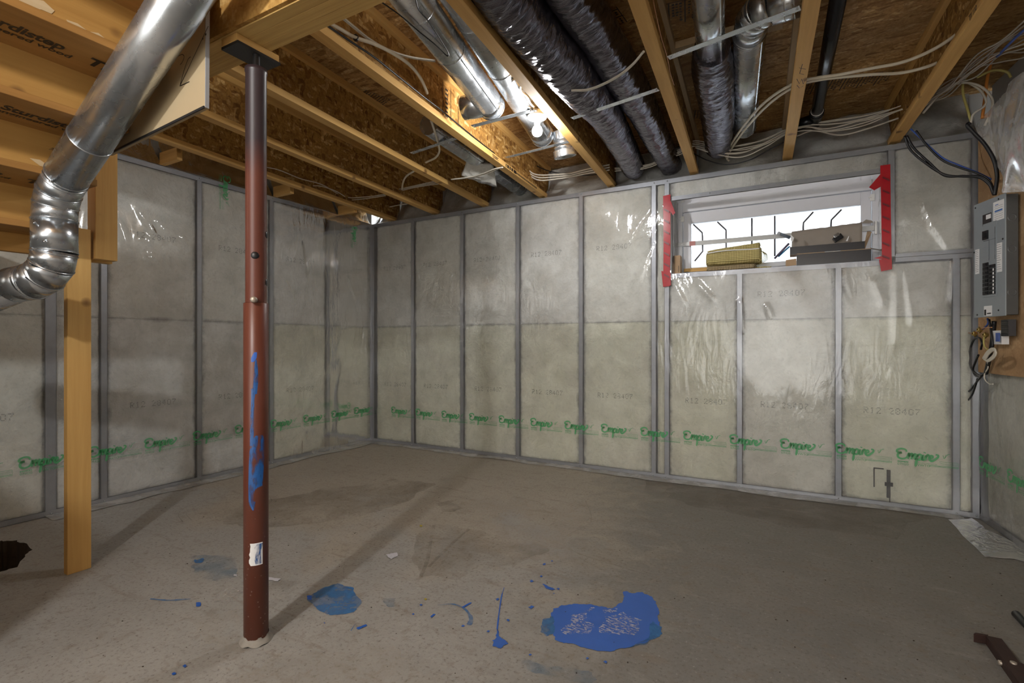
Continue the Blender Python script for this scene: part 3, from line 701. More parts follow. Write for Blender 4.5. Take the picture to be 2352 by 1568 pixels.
# stamped grade text on the subfloor
def grade(px0, px1, lab):
    a, b = at(*px0, 'z', 2.646), at(*px1, 'z', 2.646); m = MB(); ux = (b-a); L = ux.length; ux.normalize(); uy = V((ux.y, -ux.x, 0)) ; z = V((0, 0, -.0008))
    if uy.y < 0: uy = -uy
    m.ribbon([a+z, b+z], (0, 0, -1), .004); x = .02
    while x < L-.05:
        p = a+ux*x+z; m.ribbon([p, p+uy*.17], (0, 0, -1), .006)
        n_ = random.choice((2, 3, 4)); 
        for c in range(n_):
            for r in range(random.choice((5, 6, 7))):
                q = a+ux*(x+.014+c*.017)+uy*(.018+r*.021)+z; m.ribbon([q, q+ux*random.uniform(.008, .013)], (0, 0, -1), random.uniform(.008, .015))
        x += .022+n_*.017
    tag(m.build('grade_stamp', BLACKINK, ceil), kind='stuff')
grade((1842, 192), (2072, 158), ''); grade((1590, 254), (1622, 250), ''); grade((1525, 10), (1610, -8), ''); grade((1415, 15), (1440, 50), '')
grade((835, 205), (905, 230), '')

# ------------------------------------------------------------------ steel post
PXY = V((2.293, -2.888, 0))
post = thing('steel_post', PXY, 'rust red telescopic steel post standing on the floor with blue paint smears', 'post')
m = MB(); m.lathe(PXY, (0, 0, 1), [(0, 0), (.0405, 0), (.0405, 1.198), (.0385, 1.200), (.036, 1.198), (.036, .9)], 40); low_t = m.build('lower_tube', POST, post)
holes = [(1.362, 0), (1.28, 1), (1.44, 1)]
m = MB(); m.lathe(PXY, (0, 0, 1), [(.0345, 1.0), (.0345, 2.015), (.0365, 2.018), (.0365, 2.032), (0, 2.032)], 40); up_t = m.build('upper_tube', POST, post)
dirc = (V((CAM.x, CAM.y, 0))-PXY).normalized(); dirs = V((dirc.y, -dirc.x, 0))*1.0
def ang(deg): a = math.radians(deg); return V((dirc.x*math.cos(a)-dirc.y*math.sin(a), dirc.x*math.sin(a)+dirc.y*math.cos(a), 0))
for (z, dg) in ((1.365, -6), (1.445, 78), (1.275, 78)):
    n_ = ang(dg); MB().lathe(PXY+n_*.0338+V((0, 0, z)), n_, [(0, .0022), (.0115, .0022), (.013, 0)], 18).build('pin_hole', BLACKM, up_t)
n_ = ang(-9); MB().lathe(PXY+n_*.03+V((0, 0, 1.209)), n_, [(.011, 0), (.011, .024), (.008, .028), (0, .0285)], 14).build('locking_pin', BAREBOLT, post)
MB().lathe(PXY, (0, 0, 1), [(.0125, 2.03), (.0125, 2.082)], 14).build('screw_rod', DARKSTEEL, post)
MB().box((2.218, -2.968, 2.082), (2.312, -2.804, 2.091)).build('top_plate', DARKSTEEL, post)
tag(MB().box((2.222, -2.970, 2.0915), (2.308, -2.806, 2.1175)).build('wood_shim', MW['y'], bevel=.002), 'wood shim between the steel post top plate and the beam', 'shim')
def smear(poly, mat, name, rr):
    """paint on the tube: rows of (z, angle0, angle1) wrapped on the surface"""
    m = MB(); rows = []
    for z, a0, a1 in poly:
        rows.append([PXY+ang(a0+(a1-a0)*i/8)*rr+V((0, 0, z)) for i in range(9)])
    b = 0
    for r in rows: m.v += r
    for i in range(len(rows)-1):
        for k in range(8): a = i*9+k; m.sm.add(len(m.f)); m.f.append((a, a+1, a+10, a+9))
    return m.build(name, mat, low_t)
R_ = .0409
smear([(.475, -16, -10), (.50, -34, -4), (.56, -36, 30), (.62, -34, 36), (.68, -30, 40), (.72, -16, 38), (.735, -2, 30)], BLUE_PIPE, 'paint_smear', R_)
smear([(.70, -28, -12), (.80, -26, -8), (.86, -22, -8), (.90, -22, 0)], BLUE_PIPE, 'paint_smear', R_)
smear([(.88, -18, 4), (.93, -12, 10), (.97, -8, 8), (1.0, -4, 2)], BLUE_PIPE, 'paint_smear', R_)
smear([(.992, -22, -10), (1.006, -22, 2), (1.018, -14, 4), (1.026, -8, 4)], BLUE, 'paint_smear', R_)
lb = smear([(.282+i*.0097, -26+random.uniform(-7, 3), 30) for i in range(9)], PAPER, 'paper_label', R_+.0003)
smear([(.286, -2, 26), (.30, -6, 22), (.33, -2, 20), (.345, -8, 28), (.356, 4, 30)], BLUE_PIPE, 'paint_smear', R_+.0008)
m = MB(); m.lathe(PXY, (0, 0, 1), [(.054, 0.0), (.050, .005), (.044, .010), (.0409, .020), (.0405, .024)], 30)
for v in m.v: v.z += abs(noise.noise(v*30))*.012; v.x += noise.noise(v*40)*.006
m.build('mortar_collar', plain('grey_mortar', (.28, .26, .23), .9, 0, .3, 40), post)

# ------------------------------------------------------------------ stairs, landing, stringer posts
RUN, RISE = .255, .165; YN, YF = -3.95, -3.046
st_ = thing('staircase', (1.2, -3.5, 1.5), 'underside of the wooden staircase with printed treads, above the duct elbow', 'stairs')
DB, ZB = 2.22, 1.857
def rough_patch(parent, pts, off):
    MB().prism(rough_poly(pts, .0, 1), off).build('torn_patch', MW_PALE, parent)
for k in range(-3, 3):
    z = ZB+RISE*(-k) ; dn = DB+RUN*k; x1 = 3.966-dn; x0 = x1-RUN
    tr = MB().box((x0-.025, YN, z), (x1+.012, YF, z+.026)).build('tread', MW_TREAD_D, st_, bevel=.002)
    if k < 2: MB().box((x0-.0125+RUN*0, YN, z-RISE+.027), (x0+.0, YF, z)).build('riser', MW_TREAD, st_)
    t = MB()
    if k in (-1, 0, 1):
        # lettering runs away from the viewer along the tread; position taken from where its end shows beside the duct
        ys = {-1: -3.515, 0: -3.365, 1: -3.52}[k]
        add_text(t, 'Sturdistep', .070, (x0+.118, ys, z-.0012), (0, 1, 0), (1, 0, 0), bold=.0022, sx=.80); add_text(t, 'TL', .085, (x0+.092, ys+.30, z-.0012), (0, 1, 0), (1, 0, 0), bold=.0035, sx=.85)
        add_text(t, 'engineered wood', .040, (x0+.080, ys-.005, z-.0012), (0, 1, 0), (1, 0, 0), bold=.0008, sx=.95)
        tag(t.build('printed_lettering', BLACKINK, tr), kind='stuff')
    ld = MB()
for pix, X, k in ((((38, 2), (60, -5), (100, 2), (125, 25), (118, 32), (95, 22), (60, 20), (45, 12)), 2.0015, 0), (((152, 45), (178, 54), (202, 72), (226, 76), (262, 106), (238, 106), (195, 86), (162, 62)), 2.0015, 0), (((68, 363), (92, 367), (122, 388), (92, 381)), 1.4925, 0)):
    P = [at(*q, 'x', X) for q in pix]; MB().prism(P, (.0008, 0, 0)).build('torn_patch', MW_PALE, st_)
# landing at the foot of this flight
MB().box((.0, -3.95, 1.586), (1.055, YF, 1.606)).build('landing_deck', PLY, st_)
MB().box((1.02, -3.95, 1.448), (1.055, YF+.0, 1.585)).build('landing_rim', MW_TREAD, st_, bevel=.002)
for y in (-3.30, -3.60): MB().box((.0, y-.019, 1.448), (1.018, y+.019, 1.585)).build('landing_joist', MW['x'], st_)
MB().box((1.056, -3.95, 1.596), (1.060, YF, 1.607)).build('deck_edge', plain('green_edge_seal', (.03, .10, .06), .6), st_)
# stringer in the plane of the drywall piece
m = MB(); sl = RISE/RUN*1.18
def sp(x, dz=0): return V((x, -3.022, 1.600+(x-1.045)*.80+dz))
m.prism([sp(1.02), sp(2.12), sp(2.12, .26), sp(1.02, .26)], (0, .038, 0)); m.build('stringer', MW['x'], st_, bevel=.002)
dw = thing('drywall_piece', (1.8, -3.04, 1.88), 'tan drywall offcut with a pen arrow fixed over the stair stringer', 'drywall')
Pn = [at(480, 250, 'y', -3.028), at(258, 358, 'y', -3.028), V((1.40, -3.028, 2.16)), V((2.05, -3.028, 2.55)), at(482, -60, 'y', -3.028)]
Pn[0].z = Pn[0].z; face = MB().prism(Pn, (0, -.014, 0)).build('sheet', DRYWALL, dw)
pm = MB()
def pp(cx, cy): return at(cx/3.92, cy/3.92, 'y', -3.0428)
for pl in (((1875, 235), (1740, 520), (1620, 772)), ((1618, 775), (1705, 735)), ((1620, 772), (1655, 640), (1690, 540), (1716, 510)), ((1568, 545), (1600, 510), (1640, 490), (1658, 512), (1640, 560), (1622, 582))):
    pm.ribbon(cr([pp(*q) for q in pl], 6), (0, -1, 0), .0032)
for q in ((1848, 312), (1822, 350)): c = pp(*q); pm.ribbon([c, c+V((.006, 0, .0))], (0, -1, 0), .007)
pm.build('pen_arrow', BLACKINK, face)
m = MB(); m.bar(Pn[1]+V((0, -.016, 0)), Pn[0]+V((0, -.016, 0)), .004, .008); m.build('bottom_edge', DARKSTEEL, dw)
m = MB(); m.bar(Pn[0]+V((.001, -.007, 0)), Pn[4]+V((.001, -.007, 0)), .013, .002, (1, 0, 0)); m.build('paper_edge', plain('grey_edge', (.40, .41, .43), .7), dw)
tag(MB().box((1.040, -2.992, 0), (1.078, -2.902, 1.59)).build('wood_post', MW['z'], bevel=.002), 'knotty wooden post standing on the floor under the stair landing', 'post')
MB_ = MB().box((1.005, -2.990, 0), (1.039, -2.904, 1.60)).build('backing_stud', MW['z'], bpy.data.objects['wood_post']) if False else None
hp = thing('hanger_post', (1.06, -2.85, 1.44), 'short wooden cripple hanging beside the post top, cut end down', 'post')
MB().box((1.046, -2.892, 1.455), (1.092, -2.802, 2.11)).build('front_stud', MW['z'], hp, bevel=.002)
MB().box((1.006, -2.890, 1.445), (1.045, -2.804, 2.10)).build('rear_stud', MW['z'], hp, bevel=.002)

# ------------------------------------------------------------------ big galvanized duct on the left
def ring(mb, p, d, r, wd=.006, n=28):
    p, d = V(p), V(d).normalized(); return mb.lathe(p-d*wd/2, d, [(r-.002, 0), (r+.0022, wd*.25), (r+.0022, wd*.75), (r-.002, wd)], n)
def pipe_run(parent, a, b, r, name='duct_run', n=32, beads=()):
    a, b = V(a), V(b); o = MB().tube([a, b], r, n).build(name, GALV, parent)
    for f in beads:
        m = MB(); ring(m, a.lerp(b, f), b-a, r); m.build('bead', GALV, o)
    sd = (b-a).normalized().cross(V((0, 0, 1))).normalized()
    m = MB(); m.bar(a+sd*(r*.72)-V((0, 0, r*.70)), b+sd*(r*.72)-V((0, 0, r*.70)), .006, .003); m.build('lock_seam', GALV, o)
    return o
def elbow(parent, pts, r, name='elbow_gore', n=32, per=1):
    """gored elbow: one straight gore per pair of points, a bead at each joint"""
    pts = [V(p) for p in pts]
    for i in range(len(pts)-1):
        a, b = pts[i], pts[i+1]; d = (b-a).normalized()
        o = MB().tube([a-d*.012, b+d*.012], r*(1.0+.006*(i % 2)), n).build(name, GALV, parent)
        m = MB(); ring(m, b, d if i == len(pts)-2 else (d+(pts[i+2]-b).normalized()), r*1.01, .007); m.build('bead', GALV, o)
def arc(a, c, b, k):
    """points of a quadratic arc from a to b bending towards corner c"""
    a, b, c = V(a), V(b), V(c); return [a*(1-t)**2+c*2*t*(1-t)+b*t*t for t in [i/k for i in range(k+1)]]
R6 = .0762; RL = .0700
du = thing('round_duct', (1.41, -3.15, 1.2), 'large galvanized duct sloping down under the stairs with a gored elbow', 'duct')
A0, A1, A2, A3, A4 = V((.86, -3.335, 1.175)), V((1.235, -3.21, 1.293)), V((1.41, -3.15, 1.415)), V((1.41, -3.15, 1.545)), V((1.50, -3.15, 1.690))
pipe_run(du, A0, A1, RL, beads=(.35,))
elbow(du, arc(A1, (1.405, -3.152, 1.30), A2, 4), RL*1.02); pipe_run(du, A2, A3, RL*1.035, beads=(.02, .98))
elbow(du, arc(A3, (1.41, -3.15, 1.64), A4, 3), RL*1.02)
pipe_run(du, A4, V((2.62, -3.15, 2.283)), RL, beads=(.02, .19))
for p in (A2+V((.06, -.052, .03)), A3+V((.03, -.072, -.03)), A4+V((.05, -.06, -.03))): MB().lathe(p, (0.5, -.8, 0), [(.005, -.01), (.005, .002), (0, .003)], 8).build('screw', GALV, du)
m = MB(); m.bar((1.52, -3.05, 1.80), (1.52, -3.20, 1.79), .03, .0015); m.build('hanger_strap', GALV, du)

# ------------------------------------------------------------------ ducts between the joists
def dthing(name, p, lab, cat='duct', grp=None): return thing(name, p, lab, cat, grp)
a, b = at(905, -60, 'z', 2.435), at(1122, 235, 'z', 2.435); p1a, p1b = a, b; d = (b-a).normalized()
p1 = dthing('round_duct', b, 'bright galvanized pipe between joists ending in a capped elbow by the bulb')
pipe_run(p1, a, b, R6, beads=(.18, .48))
e1 = b+d*.055; e2 = e1+d*.05+V((-.075, 0, 0)); e3 = e2+V((-.08, -.0, 0))
elbow(p1, [b, e1], R6*1.015, n=32)
m = MB(); m.lathe(e1, d, [(R6, 0), (R6*.96, .02), (R6*.7, .045), (0, .055)], 28); m.build('elbow_cap', GALV, p1)
m = MB(); m.tube([b+V((0, 0, .0)), b+V((-.10, -.01, -.005)), b+V((-.155, -.015, -.005))], R6*.9, 24); m.build('side_boot', GALV, p1)
lp = MB(); q = at(1150, 238, 'z', 2.36); lp.box((q.x-.012, q.y-.016, q.z-.004), (q.x+.012, q.y+.016, q.z-.001)); lp.build('paper_sticker', PAPER, p1)
a = p1a+V((.160, 0, .055)); b = a+(p1b-p1a).normalized()*((p1b-p1a).length+.62)
p2 = dthing('round_duct', b, 'second galvanized pipe, partly hidden by the joist behind the bulb')
pipe_run(p2, a, b, R6, beads=(.25, .5)); d = (b-a).normalized()
tk = at(1295, 335, 'z', 2.46)
elbow(p2, [b, b+d*.09], R6*1.0)
m = MB(); m.lathe(at(1292, 318, 'z', 2.47), (.06, .25, -.9), [(R6*.86, -.05), (R6*.9, 0), (R6*.92, .01), (R6*.86, .014), (R6*.88, .05), (R6*.93, .055), (R6*.88, .06), (R6*1.02, .125), (R6*.95, .125), (R6*.82, .03)], 40); tk_o = m.build('take_off', GALV, p2)
m = MB(); m.lathe(at(1292, 318, 'z', 2.47)+V((.0, .0, 0)), (.06, .25, -.9), [(R6*.995+.0035*(i % 2), .075+.0016*i) for i in range(30)], 60); m.build('crimped_end', GALV, tk_o)
a, b = at(985, 285, 'z', 2.47), at(1195, 432, 'z', 2.47)
p3 = dthing('round_duct', b, 'galvanized pipe between joists running to the back wall past the insulation pad')
pipe_run(p3, a, b, R6*.92, beads=(.9, .97))
# insulation pad hanging under it
def pad(u, v):
    c = [at(*q, 'z', z) for q, z in (((1072, 372), 2.42), ((1132, 376), 2.42), ((1140, 428), 2.33), ((1060, 402), 2.35))]
    p = c[0]*(1-u)*(1-v)+c[1]*u*(1-v)+c[2]*u*v+c[3]*(1-u)*v; return p+V((0, 0, noise.noise(p*28)*.012-.03*math.sin(math.pi*u)*math.sin(math.pi*v)))
tag(MB().grid(pad, 16, 12).build('insulation_pad', BATT[('grey', 'x')], solid=.022), 'torn white insulation pad strapped under the pipe near the back wall', 'insulation')
# insulated flexible ducts
def flex(lab, pix, rad, zs, per=14):
    P = [at(*q, 'z', z) for q, z in zip(pix, zs)]; c = cr(P, per)
    fine = []; 
    for i in range(len(c)-1): fine += [c[i].lerp(c[i+1], t/4) for t in range(4)]
    fine.append(c[-1]); N = len(fine); R = []
    for i in range(N):
        t = i/(N-1)*(len(rad)-1); k = min(int(t), len(rad)-2); f = t-k; R.append(rad[k]*(1-f)+rad[k+1]*f)
    sd = random.uniform(0, 50)
    def fn(u, L):
        a = 2*math.pi*u; x, y = math.cos(a), math.sin(a)
        L2 = L+.012*x+.03*noise.noise(V((x*1.1, y*1.1, L*2+sd)))
        rg = 1-2.2*abs(noise.noise(V((x*1.6, y*1.6, L2*26+sd)))); r2 = 1-2.2*abs(noise.noise(V((x*3.4, y*3.4, L2*52-sd))))
        return 1+.050*rg+.024*r2+.045*noise.noise(V((x*1.5, y*1.5, L*6+sd)))
    o = MB().tube(fine, R, 72, True, fn).build('insulated_duct', FLEX); return tag(o, lab, 'duct')
fa = flex('thick black foil-jacketed duct nearest the bulb', ((1120, -70), (1170, 0), (1240, 85), (1305, 160), (1350, 215), (1390, 262), (1425, 325), (1456, 386)), (.108, .110, .112, .112, .106, .092, .088, .084), (2.45, 2.445, 2.435, 2.425, 2.42, 2.42, 2.43, 2.44))
fb = flex('black foil-jacketed duct running beside the thicker one', ((1285, -60), (1322, 0), (1385, 95), (1440, 190), (1478, 255), (1515, 330), (1545, 390)), (.092, .092, .094, .094, .088, .082, .078), (2.50, 2.50, 2.49, 2.48, 2.47, 2.46, 2.45))
a, b = at(1624, -60, 'z', 2.47), at(1633, 130, 'z', 2.47)
p4 = dthing('round_duct', b, 'straight galvanized pipe ending inside a short black flexible sleeve')
pipe_run(p4, a, b, .064, beads=())
flex('short wrinkled black sleeve fitted over the galvanized pipe end', ((1634, 112), (1635, 145), (1640, 190), (1646, 240), (1650, 290), (1650, 335)), (.082, .094, .096, .094, .094, .086), (2.47,)*6)
p5 = dthing('round_duct', at(1712, 290, 'z', 2.5), 'galvanized pipe with a gored elbow at its top and an open end over the window')
a, b, c = at(1860, -12, 'z', 2.50), at(1765, 18, 'z', 2.50), at(1722, 75, 'z', 2.50)
pipe_run(p5, a, b, R6*.95, beads=(.35, .6)); elbow(p5, arc(b, at(1728, 25, 'z', 2.50), c, 3), R6*.96)
pipe_run(p5, c, at(1710, 292, 'z', 2.50), R6*.93, beads=(.02, .72)); m = MB(); ring(m, at(1710, 292, 'z', 2.50), at(1710, 292, 'z', 2.50)-c, R6*.93, .012); m.build('end_bead', GALV, p5)
p6 = dthing('drain_pipe', at(1875, 270, 'z', 2.5), 'black plastic drain pipe with a coupling, overhead right of the pencil-marked joist', 'pipe')
a, b = at(1934, -50, 'z', 2.53), at(1876, 258, 'z', 2.53); d = (b-a).normalized()
o = MB().tube([a, b], .034, 24).build('pipe', ABS, p6)
m = MB(); ring(m, b-d*.03, d, .034, .010); m.build('white_ring', WHITEPL, o)
m = MB(); m.lathe(b-d*.015, d, [(.034, 0), (.042, .0), (.042, .045), (.036, .05), (.036, .20)], 24); m.build('coupling', ABS, p6)
MB().tube([b+d*.10, b+d*.10+V((-.12, .02, -.02))], .036, 16).build('branch', ABS, p6)
# hanger straps
def strap(pa, pb, z, lab, wd=.034):
    a, b = at(*pa, 'z', z), at(*pb, 'z', z); o = thing('hanger_strap', a, lab, 'strap')
    MB().bar(a, b, wd, .0016).build('band', GALV, o)
    for p in (a.lerp(b, .02), a.lerp(b, .98)): MB().lathe(p, (0, 0, -1), [(0.006, 0), (.005, .003), (0, .004)], 8).build('screw', GALV, o)
strap((1085, 290), (1222, 254), 2.347, 'steel hanger strap beside the bulb under the capped pipe')
strap((1162, 362), (1312, 324), 2.40, 'steel hanger strap behind the bulb under the crimped take-off')
strap((1314, 272), (1512, 205), 2.322, 'steel hanger strap under both black insulated ducts')
strap((1535, 133), (1838, 18), 2.338, 'steel hanger strap under the half-jacketed pipe and the elbow')
strap((945, 352), (1046, 318), 2.385, 'steel hanger strap under the pipe left of the stamped joist')

# ------------------------------------------------------------------ bare bulb
BX = V((2.636, -1.323, 0))
lh = thing('ceiling_lamp', (BX.x, BX.y, 2.38), 'lit bare bulb in a white porcelain holder under the ceiling', 'lamp')
m = MB(); m.lathe(BX, (0, 0, 1), [(.045, 2.402), (.050, 2.404), (.050, 2.44), (0, 2.44)], 8); m.build('steel_box', GALV, lh)
m = MB(); m.lathe(BX, (0, 0, 1), [(.022, 2.372), (.026, 2.385), (.054, 2.391), (.0585, 2.397), (.0585, 2.402), (0, 2.403)], 36); hold = m.build('porcelain_holder', WHITEPL, lh)
m = MB(); m.lathe(BX, (0, 0, 1), [(.0165, 2.352), (.0175, 2.356), (.0175, 2.372), (.022, 2.373)], 24); m.build('socket', WHITEPL, lh)
m = MB(); m.lathe(BX, (0, 0, 1), [(.014, 2.353), (.016, 2.345), (.0235, 2.335), (.029, 2.322), (.030, 2.312), (.028, 2.300), (.021, 2.290), (.011, 2.2845), (0, 2.283)], 28); m.build('bulb', BULBGLOW, lh)

# ------------------------------------------------------------------ cables and water lines
def cable(name, pix, ax, val, r, mat, lab, cat='cable', grp=None, per=8, off=V((0, 0, 0))):
    vals = val if isinstance(val, (list, tuple)) else [val]*len(pix)
    P = [at(*q, ax, x)+off for q, x in zip(pix, vals)]
    return tag(MB().tube(cr(P, per), r, 7).build(name, mat), lab, cat, grp)
BK = 'white cables along the back wall'; LBK = 'white cable in the bundle strung through the joists above the window'
BUN = ((1412, 392), (1475, 386), (1525, 368), (1568, 346), (1597, 332), (1650, 345), (1705, 344), (1760, 326), (1805, 303), (1850, 291), (1905, 288), (1985, 274), (2060, 252), (2092, 240))
for k in range(7):
    pix = [(x, y+random.uniform(-4, 4)*1.1+(k-3)*2.0+((k-3)*2.2 if 1620 < x < 1760 or 1860 < x < 2030 else 0)) for x, y in BUN]
    cable('cable', pix if k < 5 else pix[4:], 'y', -.13-.012*k, .0036, CABLE, LBK, grp=BK, per=6)
cable('cable', ((1830, 312), (1870, 300), (1930, 310), (1990, 296), (2050, 276), (2090, 262)), 'y', -.10, .005, CABLE, 'white cable sagging lowest in the bay right of the pencil-marked joist')
L2 = 'white cable of the trio looping down by the stamped joist end'
for k in range(3): cable('cable', ((1186, 382+k*2), (1208, 386+k*3), (1224, 398+k*5), (1245, 402+k*6), (1285, 400+k*5), (1310, 398+k*4), (1350, 388+k*5), (1400, 378+k*6)), 'y', -.28+.02*k, .0055, CABLE, L2, grp='cable trio by the stamped joist')
cable('cable', ((1090, 285), (1130, 300), (1200, 340), (1225, 375), (1270, 395), (1340, 402), (1400, 398)), 'y', -.12, .004, BLACKM, 'thin black cable behind the white trio near the back wall')
cable('cable', ((1592, 352), (1625, 368), (1668, 378), (1720, 368), (1765, 345), (1800, 326)), 'y', -.06, .004, BLACKM, 'thin black cable sagging below the white bundle above the window')
cable('cable', ((745, 54), (800, 92), (860, 132), (920, 180), (975, 224), (1012, 252), (1050, 284), (1100, 325), (1135, 352)), 'z', 2.388, .005, BLACKM, 'black cable lying along the flange of the stamped joist')
cable('water_line', ((742, 46), (780, 66), (815, 86), (860, 101), (905, 124), (942, 150), (965, 178), (978, 205), (981, 214)), 'z', 2.43, .0085, PEX, 'thick white water line curving into the stamped joist', 'pipe')
m = MB(); q = at(817, 87, 'z', 2.43); m.lathe(q, (.5, -.8, 0), [(.011, -.009), (.0135, -.007), (.0135, .007), (.011, .009)], 12); tag(m.build('pipe_clip', BLACKM), 'black clip around the thick white water line', 'clip')
for k in range(2): cable('cable', ((780, 33+k*4), (815, 62+k*4), (850, 90+k*3), (890, 113+k*3), (940, 130+k*2), (1000, 139+k*2)), 'z', 2.46, .0042, CABLE, 'white cable of the pair below the thick water line', grp='cable pair by the water line')
cable('wire', ((878, 6), (920, 36), (962, 72), (1000, 103), (1024, 126), (1029, 128), (1029, 120), (1010, 88), (985, 50), (962, 22), (954, -5)), 'z', 2.335, .0026, BLACKM, 'thin black wire hanging in a V over the capped pipe')
cable('water_line', ((990, 276), (998, 300), (1006, 328), (1009, 348), (1000, 362), (984, 370), (978, 373)), 'z', 2.40, .0075, PEX, 'short white water line bending between two joists by the strap', 'pipe')
cable('water_line', ((952, 392), (934, 404), (926, 418), (923, 434)), 'z', 2.42, .0075, PEX, 'short white water line stub under the third joist', 'pipe')
for k in range(3): cable('cable', ((908, 436+k*3), (945, 428+k*2), (985, 419+k*3), (1010, 414+k*4)), 'z', 2.43, .0042, CABLE, 'white cable of the three crossing below the third joist', grp='cables crossing the third joist')
for k in range(2): cable('cable', ((1036, 412), (1075, 408-k), (1110, 398+k*3), (1135, 388+k*3), (1155, 384)), 'z', 2.335, .0045, CABLE, 'white cable of the pair crossing the insulation pad', grp='cables over the insulation pad')
cable('cable', ((382, 322), (450, 343), (545, 371), (600, 382), (640, 390), (690, 410), (740, 424), (792, 452), (840, 452), (885, 446)), 'z', 2.42, .0042, CABLE, 'thin white cable stapled along the second joist, passing behind the post')
cable('cable', ((886, 449), (830, 457), (790, 458), (740, 440), (708, 429), (735, 427), (770, 438), (792, 451)), 'z', 2.41, .0042, CABLE, 'thin white cable looping back on itself near the corner joist')
cable('cable', ((895, 475), (920, 470), (950, 466)), 'z', 2.42, .0042, CABLE, 'short white cable end low between the joists near the corner')
cable('cable', ((1180, 182), (1168, 198), (1174, 206), (1190, 222), (1203, 240), (1219, 248)), 'z', 2.43, .006, CABLE, 'left white cable dropping from the pipe into the lamp holder box')
cable('cable', ((1196, 195), (1196, 208), (1210, 222), (1218, 237), (1227, 246)), 'z', 2.43, .006, CABLE, 'right white cable dropping from the pipe into the lamp holder box')
for k, lab in enumerate(('upper long white water line sweeping across the bays above the window', 'lower long white water line sweeping across the bays above the window')):
    cable('water_line', [(x+k*3, y+k*dy) for (x, y), dy in zip(((2300, -70), (2262, -6), (2215, 62), (2150, 110), (2075, 142), (2000, 157), (1930, 171), (1880, 178), (1835, 188), (1790, 210), (1745, 246), (1700, 300), (1668, 352), (1672, 364)), (30, 42, 40, 34, 24, 14, 6, 5, 6, 8, 10, 8, 6, 6))], 'z', [2.43]*13+[2.40], .0078, PEX, lab, 'pipe')
for k in range(2): cable('cable', ((1478+k, 118), (1455, 145+k*2), (1425, 170+k*2), (1390, 190+k*2), (1350, 205+k*2), (1312, 207+k)), 'z', 2.312, .0045, CABLE, 'tan cable of the pair crossing under the black insulated ducts', grp='cable pair under the insulated ducts')
cable('wire', ((1500, 0), (1508, 40), (1520, 90), (1532, 130), (1540, 170), (1548, 195)), 'z', 2.40, .0022, COPPER, 'thin copper wire dangling along the joist by the half-jacketed pipe')
# tangle in the panel corner
LT = 'white cable in the tangle fanning from the corner joist to the panel'; GT = 'white cables in the corner tangle'
for k in range(9):
    e = random.uniform(-14, 14); y2 = 20+k*11
    cable('cable', ((2092, 268+k*2), (2130, 232+e*.6), (2180, 190+k*2+e), (2240, 140+k*4-e), (2300, 88+k*6+e*.5), (2362, y2+20), (2420, y2-30)), 'z', 2.40+.016*(k % 5), .0036, CABLE_D, LT, grp=GT)
cable('cable', ((2120, 260), (2170, 205), (2215, 190), (2255, 200), (2279, 228), (2276, 258), (2262, 288)), 'y', -.32, .006, CABLE, 'white cable arching over and down behind the loose sheet, outermost')
cable('cable', ((2150, 215), (2205, 188), (2245, 202), (2264, 228), (2260, 244), (2236, 262), (2230, 282)), 'y', -.30, .006, CABLE, 'white cable arching over and down beside the yellow one')
cable('cable', ((2225, 168), (2213, 190), (2212, 215), (2222, 250), (2230, 278)), 'y', -.28, .0065, YCABLE, 'yellow cable dropping into the loose plastic sheet')
cable('cable', ((2244, 178), (2280, 162), (2312, 165), (2322, 178)), 'y', -.30, .0065, YCABLE, 'yellow cable arching high over the loose plastic sheet')
cable('cable', ((2268, 60), (2280, 120), (2268, 180), (2262, 230), (2256, 272)), 'y', -.26, .008, OCABLE, 'orange cable hanging behind the white cables in the corner')
cable('cable', ((2290, 130), (2340, 80), (2400, 30)), 'z', 2.40, .006, BCABLE, 'blue cable in the corner tangle, upper')
cable('cable', ((2092, 296), (2130, 332), (2165, 362), (2200, 378), (2245, 396), (2278, 412)), 'y', -.22, .0045, BCABLE, 'blue cable bundle behind the film above the panel')
for k in range(2): cable('cable', ((2078+k*5, 312), (2092+k*8, 345-k*4), (2128+k*6, 376-k*3), (2170, 401+k*2), (2215, 405-k), (2250, 405+k*3), (2272, 420+k*4), (2282, 446)), 'y', -.42, .0065, BLACKM, ('lower' if k == 0 else 'upper')+' thick black cable swagging from the corner joist into the panel top')
cable('cable', ((2104, 300), (2130, 335), (2165, 368), (2205, 385), (2245, 398), (2272, 414), (2286, 446)), 'y', -.40, .0055, BLACKM, 'thin black cable running diagonally down to the panel top')
cable('cable', ((2228, 282), (2222, 288), (2236, 304), (2262, 332), (2282, 366), (2290, 400), (2288, 425), (2284, 448)), 'y', -.45, .0095, BLACKM, 'heavy black service cable bending over the loose sheet into the panel')
def sheet(u, v):
    l = V((2222+68*v, 288+156*v, 0)); r = V((2445, 20+430*v, 0)); q = l.lerp(r, u); p = at(q.x, q.y, 'x', 4.855)
    p = V((4.90, p.y, p.z)); return p+V((-.045*math.sin(math.pi*min(1, v*1.1))*(.4+u)+noise.noise(V((u*7+v*3.5, v*.9, 2)))*.04+noise.noise(V((u*13+v*4, v*2, 7)))*.008, 0, 0))
tag(MB().grid(sheet, 50, 40).build('plastic_sheet', SHEET), 'loose clear plastic sheet bulging above the electrical panel', 'plastic sheet')

